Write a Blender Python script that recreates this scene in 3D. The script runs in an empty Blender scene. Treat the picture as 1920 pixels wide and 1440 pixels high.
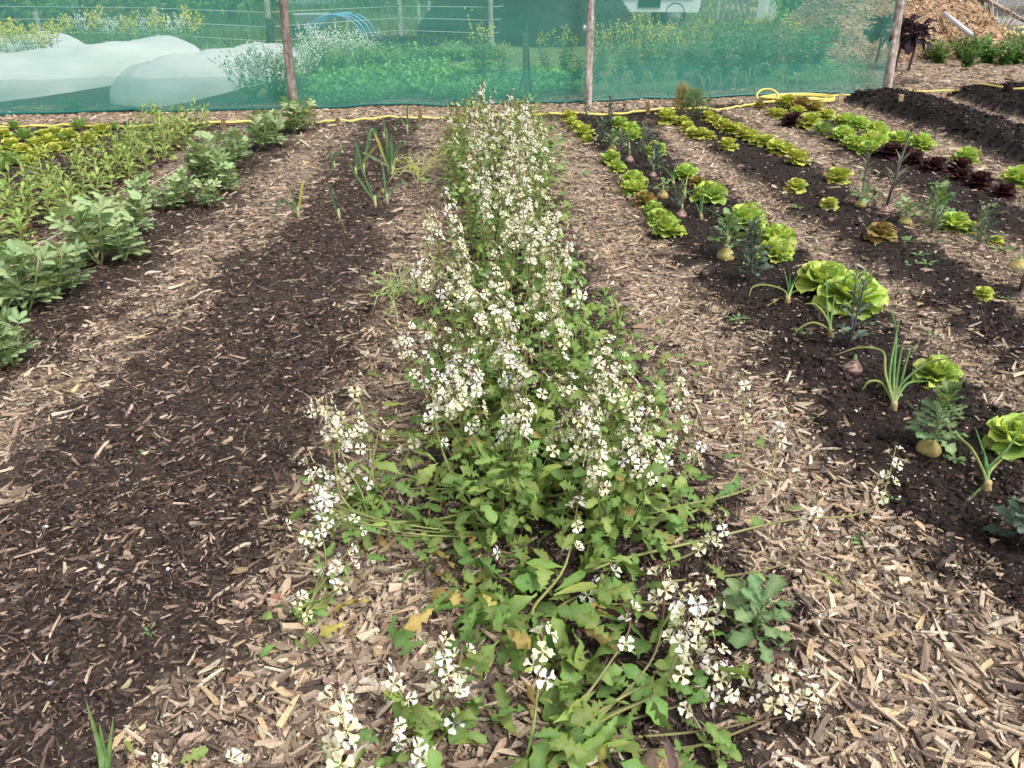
import bpy, math, random
import numpy as np
from mathutils import Matrix, Vector

random.seed(7)
RNG = np.random.default_rng(11)
scene = bpy.context.scene
COL = scene.collection

# ------------------------------------------------------------------ camera
CAM_H, PITCH, YAW, FPX = 1.45, math.radians(28.4), math.radians(1.4), 1440.0
cam_data = bpy.data.cameras.new("camera")
cam_data.sensor_width = 36.0
cam_data.lens = 36.0 * FPX / 1920.0
cam_data.clip_start, cam_data.clip_end = 0.05, 500.0
cam = bpy.data.objects.new("camera", cam_data)
COL.objects.link(cam)
cam.location = (0, 0, CAM_H)
cam.rotation_euler = (math.pi / 2 - PITCH, 0, -YAW)
scene.camera = cam

# ------------------------------------------------------------------ sky and sun (bright overcast)
SUN_EL, SUN_AZ = math.radians(52), math.radians(125)     # azimuth from +Y towards +X
world = bpy.data.worlds.new("World"); scene.world = world; world.use_nodes = True
wn, wl = world.node_tree.nodes, world.node_tree.links
wn.clear()
sky = wn.new("ShaderNodeTexSky"); sky.sky_type = 'NISHITA'; sky.sun_disc = False
sky.sun_elevation = SUN_EL; sky.sun_rotation = SUN_AZ
sky.air_density = 1.0; sky.dust_density = 4.0; sky.ozone_density = 1.0
hs = wn.new("ShaderNodeHueSaturation"); hs.inputs["Saturation"].default_value = 0.22
bg = wn.new("ShaderNodeBackground"); bg.inputs["Strength"].default_value = 0.12
wo = wn.new("ShaderNodeOutputWorld")
wl.new(sky.outputs[0], hs.inputs["Color"]); wl.new(hs.outputs[0], bg.inputs["Color"]); wl.new(bg.outputs[0], wo.inputs[0])
sun_data = bpy.data.lights.new("sun", 'SUN'); sun_data.energy = 1.1; sun_data.angle = math.radians(24)
sun_data.color = (1.0, 0.975, 0.94)
sun = bpy.data.objects.new("sun", sun_data); COL.objects.link(sun)
sdir = Vector((math.sin(SUN_AZ) * math.cos(SUN_EL), math.cos(SUN_AZ) * math.cos(SUN_EL), math.sin(SUN_EL)))
sun.rotation_euler = sdir.to_track_quat('Z', 'Y').to_euler()
vs = scene.view_settings
vs.view_transform = 'Standard'; vs.look = 'None'; vs.gamma = 1.0; vs.use_curve_mapping = False
vs.exposure = 1.22
scene.render.engine = 'CYCLES'
cy = scene.cycles
cy.max_bounces = 6; cy.diffuse_bounces = 3; cy.glossy_bounces = 2; cy.transmission_bounces = 4
cy.transparent_max_bounces = 24
cy.use_denoising = True
cy.sample_clamp_indirect = 4.0

# ------------------------------------------------------------------ picture ray -> place
_cy, _sy, _cp, _sp = math.cos(YAW), math.sin(YAW), math.cos(PITCH), math.sin(PITCH)
def ray(x, y):
    u, v = (x - 960) / FPX, -(y - 720) / FPX
    h = _cp + v * _sp                      # along horizontal forward
    return (u * _cy + h * _sy, -u * _sy + h * _cy, -_sp + v * _cp)
def G(x, y, z=0.0):
    d = ray(x, y); t = (z - CAM_H) / d[2]
    return (d[0] * t, d[1] * t, z)
def at_depth(x, y, Y):                     # point of that ray at forward distance Y
    d = ray(x, y); t = Y / d[1]
    return (d[0] * t, Y, CAM_H + d[2] * t)
def zdist(p):                              # depth along the optical axis
    return (p[0] * _sy + p[1] * _cy) * _cp + (CAM_H - p[2]) * _sp
def px(p):                                 # metres per picture pixel at p
    return zdist(p) / FPX

# ------------------------------------------------------------------ noise
_perm = np.random.default_rng(3).random((256, 256))
def vnoise(x, y, seed=0):
    x = np.asarray(x, float) + seed * 17.31; y = np.asarray(y, float) + seed * 9.77
    xi, yi = np.floor(x).astype(int), np.floor(y).astype(int)
    fx, fy = x - xi, y - yi
    fx, fy = fx * fx * (3 - 2 * fx), fy * fy * (3 - 2 * fy)
    a, b = _perm[xi & 255, yi & 255], _perm[(xi + 1) & 255, yi & 255]
    c, d = _perm[xi & 255, (yi + 1) & 255], _perm[(xi + 1) & 255, (yi + 1) & 255]
    return (a * (1 - fx) + b * fx) * (1 - fy) + (c * (1 - fx) + d * fx) * fy
def fbm(x, y, oct=3, seed=0):
    s, a, t = 0, 1.0, 0
    for k in range(oct):
        s = s + a * vnoise(np.asarray(x) * 2 ** k, np.asarray(y) * 2 ** k, seed + k); t += a; a *= 0.55
    return s / t
def sstep(a, b, x):
    t = np.clip((np.asarray(x) - a) / (b - a), 0, 1); return t * t * (3 - 2 * t)

def poly_sd(poly, X, Y):                   # signed distance, positive inside
    X, Y = np.asarray(X, float), np.asarray(Y, float)
    d = np.full(X.shape, 1e9); ins = np.zeros(X.shape, bool)
    n = len(poly)
    for i in range(n):
        ax, ay = poly[i][:2]; bx, by = poly[(i + 1) % n][:2]
        ex, ey = bx - ax, by - ay
        t = np.clip(((X - ax) * ex + (Y - ay) * ey) / (ex * ex + ey * ey + 1e-12), 0, 1)
        d = np.minimum(d, (X - ax - t * ex) ** 2 + (Y - ay - t * ey) ** 2)
        cond = (ay > Y) != (by > Y)
        with np.errstate(divide='ignore', invalid='ignore'):
            xs = ax + (Y - ay) * ex / (ey if ey != 0 else 1e-12)
        ins ^= cond & (X < xs)
    return np.where(ins, 1, -1) * np.sqrt(d)
def GP(pts): return [G(*p) for p in pts]

# ------------------------------------------------------------------ materials
def mat(name):
    m = bpy.data.materials.new(name); m.use_nodes = True
    nt = m.node_tree; nt.nodes.clear()
    out = nt.nodes.new("ShaderNodeOutputMaterial")
    return m, nt.nodes, nt.links, out
def nd(ns, t, **kw):
    n = ns.new(t)
    for k, v in kw.items():
        if hasattr(n, k): setattr(n, k, v)
        else: n.inputs[k.replace('_', ' ')].default_value = v
    return n
def mathn(ns, ls, op, a, b=None):
    n = ns.new("ShaderNodeMath"); n.operation = op
    for i, v in enumerate((a, b)):
        if v is None: continue
        if isinstance(v, (int, float)): n.inputs[i].default_value = v
        else: ls.new(v, n.inputs[i])
    return n.outputs[0]
def mixc(ns, ls, fac, a, b, mode='MIX'):
    n = ns.new("ShaderNodeMix"); n.data_type = 'RGBA'; n.blend_type = mode
    for s, v in ((n.inputs[0], fac), (n.inputs[6], a), (n.inputs[7], b)):
        if isinstance(v, (int, float)): s.default_value = v
        elif isinstance(v, tuple): s.default_value = v if len(v) == 4 else (*v, 1)
        else: ls.new(v, s)
    return n.outputs[2]
def attr_mat(name, rough=0.6, transl=0.0, nscale=60.0, namp=0.35, objvar=0.2, bump=0.0, spec=0.4, clear=0.0, hue=0.03):
    """colour from the mesh's own Col attribute, with grain and a per-object shift of tint"""
    m, ns, ls, out = mat(name)
    a = nd(ns, "ShaderNodeAttribute", attribute_name="Col")
    tc = nd(ns, "ShaderNodeTexCoord")
    no = nd(ns, "ShaderNodeTexNoise", Scale=nscale, Detail=3.0); ls.new(tc.outputs["Object"], no.inputs["Vector"])
    mr = nd(ns, "ShaderNodeMapRange"); mr.inputs[1].default_value = .25; mr.inputs[2].default_value = .75
    mr.inputs[3].default_value = 1 - namp; mr.inputs[4].default_value = 1 + namp
    ls.new(no.outputs[0], mr.inputs[0])
    oi = nd(ns, "ShaderNodeObjectInfo")
    v2 = nd(ns, "ShaderNodeMapRange"); v2.inputs[3].default_value = 1 - objvar; v2.inputs[4].default_value = 1 + objvar
    ls.new(oi.outputs["Random"], v2.inputs[0])
    val = mathn(ns, ls, 'MULTIPLY', mr.outputs[0], v2.outputs[0])
    h = nd(ns, "ShaderNodeHueSaturation"); ls.new(a.outputs[0], h.inputs["Color"]); ls.new(val, h.inputs["Value"])
    r13 = mathn(ns, ls, 'FRACT', mathn(ns, ls, 'MULTIPLY', oi.outputs["Random"], 13.7))
    hv = nd(ns, "ShaderNodeMapRange"); hv.inputs[3].default_value = .5 - hue; hv.inputs[4].default_value = .5 + hue
    ls.new(r13, hv.inputs[0]); ls.new(hv.outputs[0], h.inputs["Hue"])
    p = nd(ns, "ShaderNodeBsdfPrincipled", Roughness=rough); p.inputs["Specular IOR Level"].default_value = spec
    ls.new(h.outputs[0], p.inputs["Base Color"])
    if clear: p.inputs["Coat Weight"].default_value = clear
    if bump:
        b = nd(ns, "ShaderNodeBump", Strength=bump, Distance=0.01); ls.new(no.outputs[0], b.inputs["Height"]); ls.new(b.outputs[0], p.inputs["Normal"])
    last = p.outputs[0]
    if transl:
        t = nd(ns, "ShaderNodeBsdfTranslucent")
        tcol = mixc(ns, ls, 1.0, h.outputs[0], (1.0, 1.0, 0.55), 'MULTIPLY'); ls.new(tcol, t.inputs[0])
        mx = nd(ns, "ShaderNodeMixShader"); mx.inputs[0].default_value = transl
        ls.new(last, mx.inputs[1]); ls.new(t.outputs[0], mx.inputs[2]); last = mx.outputs[0]
    ls.new(last, out.inputs[0])
    return m
M = {}
M['leaf'] = attr_mat('leaf', 0.55, 0.28, 40, 0.25, 0.25, 0.25, 0.2)
M['petal'] = attr_mat('petal', 0.6, 0.3, 80, 0.08, 0.08, 0, 0.2, hue=0.008)
M['stem'] = attr_mat('stem', 0.55, 0, 30, 0.25, 0.15, 0.1, 0.35)
M['chip'] = attr_mat('wood_chip', 0.85, 0, 220, 0.3, 0.0, 0.5, 0.15, hue=0)
M['soil'] = attr_mat('soil_crumb', 0.95, 0, 150, 0.35, 0.0, 0.5, 0.1, hue=0)
M['wood'] = attr_mat('weathered_wood', 0.85, 0, 30, 0.45, 0.1, 0.8, 0.2, hue=0.01)
M['plastic'] = attr_mat('plastic', 0.42, 0, 8, 0.12, 0.05, 0.0, 0.4, hue=0.0)
M['root'] = attr_mat('root', 0.6, 0.05, 60, 0.3, 0.12, 0.4, 0.3, hue=0.01)
M['paint'] = attr_mat('vehicle_paint', 0.3, 0, 2, 0.05, 0.0, 0.0, 0.5, clear=0.4, hue=0)
M['bark'] = attr_mat('bark', 0.9, 0, 18, 0.5, 0.1, 1.0, 0.15, hue=0.01)

def net_mat(name, opac, colr, fold=0.12):
    m, ns, ls, out = mat(name)
    tc = nd(ns, "ShaderNodeTexCoord")
    wv = nd(ns, "ShaderNodeTexNoise", Scale=1.6, Detail=3.0)
    mp = nd(ns, "ShaderNodeMapping"); mp.inputs["Scale"].default_value = (0.6, 0.6, 4.0)
    ls.new(tc.outputs["Object"], mp.inputs[0]); ls.new(mp.outputs[0], wv.inputs["Vector"])
    mr = nd(ns, "ShaderNodeMapRange"); mr.inputs[1].default_value = .3; mr.inputs[2].default_value = .7
    mr.inputs[3].default_value = opac - fold; mr.inputs[4].default_value = opac + fold
    ls.new(wv.outputs[0], mr.inputs[0])
    tr = nd(ns, "ShaderNodeBsdfTransparent"); tr.inputs[0].default_value = (1, 1, 1, 1)
    d = nd(ns, "ShaderNodeBsdfDiffuse"); d.inputs[0].default_value = (*colr, 1)
    t = nd(ns, "ShaderNodeBsdfTranslucent"); t.inputs[0].default_value = (*colr, 1)
    dm = nd(ns, "ShaderNodeMixShader"); dm.inputs[0].default_value = 0.45
    ls.new(d.outputs[0], dm.inputs[1]); ls.new(t.outputs[0], dm.inputs[2])
    mx = nd(ns, "ShaderNodeMixShader"); ls.new(mr.outputs[0], mx.inputs[0])
    ls.new(tr.outputs[0], mx.inputs[1]); ls.new(dm.outputs[0], mx.inputs[2]); ls.new(mx.outputs[0], out.inputs[0])
    return m
M['net'] = net_mat('shade_net', 0.45, (0.13, 0.44, 0.36), 0.06)
M['skirt'] = net_mat('shade_net_double', 0.22, (0.03, 0.33, 0.26), 0.06)
M['fleece'] = net_mat('garden_fleece', 0.86, (0.84, 0.85, 0.84), 0.1)

# ground: chips, soil, compost and grass told apart by attributes that follow the laid-out beds
def ground_mat():
    m, ns, ls, out = mat('ground')
    tc = nd(ns, "ShaderNodeTexCoord")
    def noise(s, d=4.0, rough=0.6):
        n = nd(ns, "ShaderNodeTexNoise", Scale=s, Detail=d, Roughness=rough); ls.new(tc.outputs["Object"], n.inputs["Vector"]); return n
    def ramp(src, stops):
        r = nd(ns, "ShaderNodeValToRGB"); e = r.color_ramp.elements
        e[0].position, e[0].color = stops[0][0], (*stops[0][1], 1)
        e[1].position, e[1].color = stops[-1][0], (*stops[-1][1], 1)
        for p, c in stops[1:-1]:
            k = e.new(p); k.color = (*c, 1)
        ls.new(src, r.inputs[0]); return r.outputs[0]
    def at(nm): return nd(ns, "ShaderNodeAttribute", attribute_name=nm).outputs["Fac"]
    vo = nd(ns, "ShaderNodeTexVoronoi", Scale=42.0, Randomness=1.0)
    mp = nd(ns, "ShaderNodeMapping"); mp.inputs["Scale"].default_value = (0.55, 1.5, 1)
    wob = noise(14, 2)
    add = nd(ns, "ShaderNodeVectorMath", operation='MULTIPLY_ADD'); add.inputs[1].default_value = (0.12, 0.12, 0.12)
    ls.new(wob.outputs["Color"], add.inputs[0]); ls.new(tc.outputs["Object"], add.inputs[2])
    ls.new(add.outputs[0], mp.inputs[0]); ls.new(mp.outputs[0], vo.inputs["Vector"])
    bw = nd(ns, "ShaderNodeSeparateColor"); ls.new(vo.outputs["Color"], bw.inputs[0])
    chip = ramp(bw.outputs[0], [(0, (0.07, 0.045, 0.035)), (0.35, (0.2, 0.145, 0.11)), (0.7, (0.34, 0.255, 0.185)), (1, (0.5, 0.39, 0.29))])
    n1, n2 = noise(70, 5, 0.7), noise(9, 3)
    soil = ramp(n1.outputs[0], [(0.3, (0.015, 0.011, 0.0095)), (0.55, (0.046, 0.034, 0.028)), (0.75, (0.11, 0.082, 0.066))])
    blk = ramp(n1.outputs[0], [(0.3, (0.006, 0.005, 0.005)), (0.6, (0.018, 0.014, 0.013)), (0.8, (0.05, 0.04, 0.035))])
    n3 = noise(3, 6, 0.65)
    grs = ramp(n3.outputs[0], [(0.3, (0.05, 0.085, 0.03)), (0.5, (0.11, 0.155, 0.06)), (0.7, (0.22, 0.22, 0.11))])
    dirt = ramp(n3.outputs[0], [(0.3, (0.22, 0.16, 0.12)), (0.7, (0.4, 0.32, 0.25))])
    c = mixc(ns, ls, at('chip'), soil, chip)
    c = mixc(ns, ls, at('black'), c, blk)
    c = mixc(ns, ls, at('grass'), c, grs)
    c = mixc(ns, ls, at('dirt'), c, dirt)
    p = nd(ns, "ShaderNodeBsdfPrincipled", Roughness=0.95); p.inputs["Specular IOR Level"].default_value = 0.12
    ls.new(c, p.inputs["Base Color"])
    b = nd(ns, "ShaderNodeBump", Strength=0.6, Distance=0.012)
    hh = mathn(ns, ls, 'ADD', n1.outputs[0], mathn(ns, ls, 'MULTIPLY', vo.outputs["Distance"], 0.6))
    ls.new(hh, b.inputs["Height"]); ls.new(b.outputs[0], p.inputs["Normal"]); ls.new(p.outputs[0], out.inputs[0])
    return m
M['ground'] = ground_mat()

# ------------------------------------------------------------------ mesh helpers
def raw_mesh(name, V, quads=None, tris=None, C=None, smooth=True, attrs=None):
    V = np.asarray(V, np.float32)
    nq = 0 if quads is None else len(quads); nt = 0 if tris is None else len(tris)
    loops = np.concatenate([np.asarray(a, np.int32).ravel() for a in (quads, tris) if a is not None and len(a)])
    starts = np.concatenate([np.arange(nq) * 4, nq * 4 + np.arange(nt) * 3]).astype(np.int32)
    me = bpy.data.meshes.new(name)
    me.vertices.add(len(V)); me.vertices.foreach_set("co", V.ravel())
    me.loops.add(len(loops)); me.loops.foreach_set("vertex_index", loops)
    me.polygons.add(nq + nt); me.polygons.foreach_set("loop_start", starts)
    me.polygons.foreach_set("use_smooth", np.full(nq + nt, smooth, bool))
    me.update(calc_edges=True)
    if C is not None:
        C = np.asarray(C, np.float32)
        if C.ndim == 1: C = np.tile(C[:3], (len(V), 1))
        a = me.attributes.new("Col", 'FLOAT_COLOR', 'POINT')
        a.data.foreach_set("color", np.concatenate([C[:, :3], np.ones((len(V), 1), np.float32)], 1).astype(np.float32).ravel())
    for k, v in (attrs or {}).items():
        a = me.attributes.new(k, 'FLOAT', 'POINT'); a.data.foreach_set("value", np.asarray(v, np.float32).ravel())
    return me

class B:
    """collects pieces of ONE part into one mesh"""
    def __init__(s): s.V, s.Q, s.T, s.C, s.n = [], [], [], [], 0
    def add(s, V, Q=None, T=None, C=(0.5, 0.5, 0.5)):
        V = np.asarray(V, float); C = np.asarray(C, float)
        if C.ndim == 1: C = np.tile(C, (len(V), 1))
        if Q is not None and len(Q): s.Q.append(np.asarray(Q, int) + s.n)
        if T is not None and len(T): s.T.append(np.asarray(T, int) + s.n)
        s.V.append(V); s.C.append(C); s.n += len(V); return s
    def arrays(s):
        return (np.concatenate(s.V), np.concatenate(s.Q) if s.Q else None, np.concatenate(s.T) if s.T else None, np.concatenate(s.C))
    def tpl(s): return Tpl(*s.arrays())
    def mesh(s, name, m, smooth=True):
        V, Q, T, C = s.arrays(); me = raw_mesh(name, V, Q, T, C, smooth)
        me.materials.append(m); return me
    def obj(s, name, m, parent=None, smooth=True, **kw):
        return obj(name, s.mesh(name, m, smooth), parent, **kw)
    def tp(s, t, R, loc, tint=None):
        s.add(t.V @ np.asarray(R, float).T + np.asarray(loc, float), t.Q, t.T, t.C if tint is None else t.C * np.asarray(tint)); return s
    def tube(s, pts, rad, col, n=6, cap=True):
        pts = np.asarray(pts, float); m = len(pts)
        rad = np.full(m, rad) if np.isscalar(rad) else np.asarray(rad, float)
        col = np.asarray(col, float)
        if col.ndim == 1: col = np.tile(col, (m, 1))
        tg = np.gradient(pts, axis=0); tg /= np.linalg.norm(tg, axis=1)[:, None] + 1e-9
        ref = np.array([0.0, 0, 1]) if abs(tg[0][2]) < 0.9 else np.array([1.0, 0, 0])
        V = []; u = np.cross(tg[0], ref); u /= np.linalg.norm(u)
        for i in range(m):
            u = u - tg[i] * u.dot(tg[i]); u /= np.linalg.norm(u) + 1e-9
            w = np.cross(tg[i], u)
            a = np.arange(n) * 2 * math.pi / n
            V.append(pts[i] + rad[i] * (np.outer(np.cos(a), u) + np.outer(np.sin(a), w)))
        V = np.concatenate(V); Q = []
        for i in range(m - 1):
            for j in range(n):
                Q.append((i * n + j, i * n + (j + 1) % n, (i + 1) * n + (j + 1) % n, (i + 1) * n + j))
        T = []
        Cc = np.repeat(col, n, 0)
        if cap:
            V = np.concatenate([V, pts[:1], pts[-1:]]); Cc = np.concatenate([Cc, col[:1], col[-1:]])
            for j in range(n):
                T.append((m * n, (j + 1) % n, j)); T.append((m * n + 1, (m - 1) * n + j, (m - 1) * n + (j + 1) % n))
        return s.add(V, Q, T, Cc)
    def box(s, c, size, col, rot=0.0, jit=0.0):
        h = np.array(size) / 2
        V = np.array([(x, y, z) for z in (-1, 1) for y in (-1, 1) for x in (-1, 1)], float) * h
        if jit: V += RNG.normal(0, jit, V.shape)
        cr, sr = math.cos(rot), math.sin(rot)
        V = np.stack([V[:, 0] * cr - V[:, 1] * sr, V[:, 0] * sr + V[:, 1] * cr, V[:, 2]], 1) + np.asarray(c)
        return s.add(V, [(0, 2, 3, 1), (4, 5, 7, 6), (0, 1, 5, 4), (2, 6, 7, 3), (0, 4, 6, 2), (1, 3, 7, 5)], None, col)
class Tpl:
    def __init__(s, V, Q, T, C): s.V, s.Q, s.T, s.C, s.me = V, Q, T, C, {}
    def mesh(s, name, m):
        k = (name, m.name)
        if k not in s.me:
            s.me[k] = raw_mesh(name, s.V, s.Q, s.T, s.C); s.me[k].materials.append(m)
        return s.me[k]

def obj(name, me, parent=None, label=None, cat=None, group=None, kind=None, loc=None, R=None):
    o = bpy.data.objects.new(name, me); COL.objects.link(o)
    if parent is not None: o.parent = parent
    if R is not None:
        Mx = Matrix([[*R[i], 0.0] for i in range(3)] + [[0, 0, 0, 1]]); Mx.translation = Vector(loc if loc is not None else (0, 0, 0)); o.matrix_basis = Mx
    elif loc is not None: o.location = loc
    tag(o, label, cat, group, kind); return o
def tag(o, label=None, cat=None, group=None, kind=None):
    if label: o["label"] = label
    if cat: o["category"] = cat
    if group: o["group"] = group
    if kind: o["kind"] = kind
    return o
def thing(name, loc, label, cat, group=None, rz=0.0, sc=1.0):
    o = bpy.data.objects.new(name, None); COL.objects.link(o); o.empty_display_size = 0.05
    o.location = loc; o.rotation_euler = (0, 0, rz); o.scale = (sc, sc, sc)
    return tag(o, label, cat, group)
_kids = {}
def copy_tree(root, loc, rz=0.0, sc=1.0, label=None, group=None, cat=None, tilt=(0, 0)):
    if root.name not in _kids:
        _kids[root.name] = [(c, list(c.children)) for c in root.children]
    r = root.copy(); COL.objects.link(r); r.location = loc; r.rotation_euler = (tilt[0], tilt[1], rz)
    r.scale = (sc, sc, sc) if np.isscalar(sc) else sc
    for k in ("group",):
        if k in r and group is None: del r[k]
    tag(r, label, cat, group)
    for c, gs in _kids[root.name]:
        d = c.copy(); COL.objects.link(d); d.parent = r
        for g in gs:
            e = g.copy(); COL.objects.link(e); e.parent = d
    return r
class Proto:
    """first use moves the original itself, later uses copy it"""
    def __init__(s, root): s.root, s.used = root, False
    def put(s, loc, rz=0.0, sc=1.0, label=None, group=None, cat=None, tilt=(0, 0)):
        if s.used: return copy_tree(s.root, loc, rz, sc, label, group, cat, tilt)
        s.used = True; r = s.root
        _kids[r.name] = [(c, list(c.children)) for c in r.children]
        r.location = loc; r.rotation_euler = (tilt[0], tilt[1], rz); r.scale = (sc, sc, sc) if np.isscalar(sc) else sc
        if group is None and "group" in r: del r["group"]
        return tag(r, label, cat, group)

def frame(d, up=(0, 0, 1), sc=1.0, roll=0.0):
    """columns: x across, y along d, z face normal near up"""
    d = np.asarray(d, float); d = d / (np.linalg.norm(d) + 1e-9); up = np.asarray(up, float)
    x = np.cross(d, up)
    if np.linalg.norm(x) < 1e-3: x = np.cross(d, (1, 0, 0.1))
    x /= np.linalg.norm(x); z = np.cross(x, d)
    if roll:
        c, s_ = math.cos(roll), math.sin(roll); x, z = x * c + z * s_, z * c - x * s_
    sc = np.broadcast_to(np.asarray(sc, float), (3,))
    return np.stack([x * sc[0], d * sc[1], z * sc[2]], 1)
def dirv(az, el): return np.array([math.cos(az) * math.cos(el), math.sin(az) * math.cos(el), math.sin(el)])

def leaf_tpl(prof, bend=0.6, fold=0.25, ruf=0.0, rn=5, k=1, c_in=(0.2, 0.3, 0.1), c_out=(0.1, 0.2, 0.04), c_tip=None, cup=0.0, seed=0, asym=0.0):
    """a leaf of length 1 along +Y; prof = [(t, half width)], real outline with lobes, folded and bent"""
    rg = random.Random(seed); V, C, Q = [], [], []
    y = z = 0.0; tp = 0.0; ph = rg.random() * 6
    for i, (t, w) in enumerate(prof):
        th = bend * (t + tp) / 2; y += (t - tp) * math.cos(th); z -= (t - tp) * math.sin(th); tp = t
        for j in range(-k, k + 1):
            s = j / k; ww = w * (1 + asym * rg.uniform(-1, 1) * (abs(s) == 1))
            xx = s * ww * math.cos(fold); zz = abs(s) * ww * math.sin(fold) + cup * s * s * w
            zz += ruf * abs(s) ** 2 * math.sin(rn * t * 6.28 + ph + (2.1 if s < 0 else 0)) + rg.uniform(-.3, .3) * ruf * abs(s)
            th2 = th
            V.append((xx, y + zz * math.sin(th2) * 0.6, z + zz * math.cos(th2)))
            cc = np.array(c_in) * (1 - abs(s)) + np.array(c_out) * abs(s)
            if c_tip is not None: cc = cc * (1 - (t * abs(s)) ** 1.5) + np.array(c_tip) * (t * abs(s)) ** 1.5
            C.append(cc)
    m = 2 * k + 1
    for i in range(len(prof) - 1):
        for j in range(m - 1):
            Q.append((i * m + j, i * m + j + 1, (i + 1) * m + j + 1, (i + 1) * m + j))
    return Tpl(np.array(V), np.array(Q), None, np.array(C))
def blob_tpl(n=7, m=6, col=(0.5, 0.4, 0.1), prof=None, col2=None, jit=0.04, seed=0):
    """a lathe body with its own profile [(z, r)]"""
    rg = np.random.default_rng(seed); prof = prof or [(0, 0.05), (0.15, 0.35), (0.45, 0.5), (0.75, 0.42), (0.95, 0.18), (1.0, 0.06)]
    V, C, Q, T = [], [], [], []
    for i, (z, r) in enumerate(prof):
        for j in range(n):
            a = j * 6.2832 / n; rr = r * (1 + rg.normal(0, jit))
            V.append((rr * math.cos(a), rr * math.sin(a), z))
            f = i / (len(prof) - 1); C.append(np.array(col) if col2 is None else np.array(col) * (1 - f) + np.array(col2) * f)
    for i in range(len(prof) - 1):
        for j in range(n): Q.append((i * n + j, i * n + (j + 1) % n, (i + 1) * n + (j + 1) % n, (i + 1) * n + j))
    e = len(V); V += [(0, 0, prof[0][0]), (0, 0, prof[-1][0])]; C += [C[0], C[-1]]
    for j in range(n):
        T.append((e, (j + 1) % n, j)); T.append((e + 1, (len(prof) - 1) * n + j, (len(prof) - 1) * n + (j + 1) % n))
    return Tpl(np.array(V, float), np.array(Q), np.array(T), np.array(C))

# ------------------------------------------------------------------ the lie of the land
PATHS = {k: GP(v) for k, v in {
 'right': [(1000, 228), (1050, 228), (1100, 268), (1165, 335), (1205, 400), (1262, 500), (1365, 598), (1405, 655), (1500, 780), (1560, 862), (1650, 985), (1850, 1240), (2020, 1440), (2200, 1700), (1500, 1700), (1545, 1440), (1525, 1300), (1480, 1150), (1410, 1000), (1300, 870), (1250, 760), (1200, 680), (1165, 600), (1120, 520), (1070, 430), (1035, 330)],
 'middle': [(792, 233), (840, 233), (860, 400), (800, 560), (780, 700), (770, 850), (720, 1000), (880, 1100), (900, 1200), (1000, 1330), (1010, 1440), (1000, 1700), (300, 1700), (400, 1440), (500, 1250), (560, 1060), (640, 900), (690, 760), (722, 600), (745, 480), (770, 330)],
 'left': [(590, 240), (670, 236), (622, 300), (585, 350), (508, 430), (408, 510), (338, 575), (252, 655), (155, 745), (45, 850), (-120, 1020), (-300, 1000), (-50, 800), (80, 715), (190, 635), (300, 540), (360, 478), (430, 410), (490, 340), (540, 290)],
 'far_left': [(400, 250), (470, 240), (380, 302), (270, 392), (160, 482), (0, 585), (-250, 760), (-400, 700), (0, 500), (100, 455), (200, 395), (300, 318)],
 'right_second': [(1222, 232), (1262, 230), (1335, 288), (1450, 370), (1550, 450), (1640, 520), (1700, 562), (1800, 625), (1920, 705), (2200, 900), (2200, 1000), (1920, 800), (1800, 715), (1660, 600), (1600, 540), (1500, 482), (1440, 430), (1340, 342), (1255, 290)],
 'right_third': [(1340, 208), (1440, 206), (1540, 268), (1640, 338), (1750, 390), (1920, 470), (2200, 600), (2200, 720), (1920, 570), (1700, 430), (1530, 322), (1420, 260)],
 'right_fourth': [(1505, 200), (1568, 188), (1700, 238), (1850, 300), (1950, 340), (2200, 430), (2200, 500), (1920, 402), (1750, 305), (1620, 258)],
 'right_fifth': [(1690, 172), (1765, 176), (1850, 210), (1960, 240), (2200, 300), (2200, 330), (1960, 275), (1850, 235)],
 'net_edge': [(-500, 240), (600, 232), (1000, 219), (1380, 199), (1500, 190), (1700, 182), (1780, 178), (2300, 158), (2300, 92), (1900, 120), (1830, 95), (1660, 130), (1640, 158), (1300, 172), (1000, 186), (500, 196), (-500, 215)],
}.items()}
BLACK = [GP(p) for p in ([(1575, 190), (1650, 179), (1705, 184), (1800, 214), (1900, 245), (2150, 330), (2150, 395), (1900, 300), (1750, 245)],
                         [(1768, 180), (1830, 170), (1900, 165), (2150, 168), (2150, 262), (1960, 232), (1850, 206)])]
SOIL_BEYOND = [GP(p) for p in ([(1660, 150), (1720, 143), (1740, 152), (1700, 162), (1655, 163)], [(-300, 215), (240, 212), (460, 200), (460, 150), (-300, 175)])]
DIRT = [GP(p) for p in ([(720, 42), (850, 36), (870, 60), (700, 75), (560, 100), (560, 80)], [(1262, 8), (1400, 0), (1480, 20), (1330, 42), (1262, 35)])]
_pA = G(1103, 194); _pB = G(550, 207); _pC = G(1656, 176)
def net_y(X):
    return np.where(X < _pA[0], _pB[1] + (X - _pB[0]) * (_pA[1] - _pB[1]) / (_pA[0] - _pB[0]), _pA[1] + (X - _pA[0]) * (_pC[1] - _pA[1]) / (_pC[0] - _pA[0]))
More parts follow.
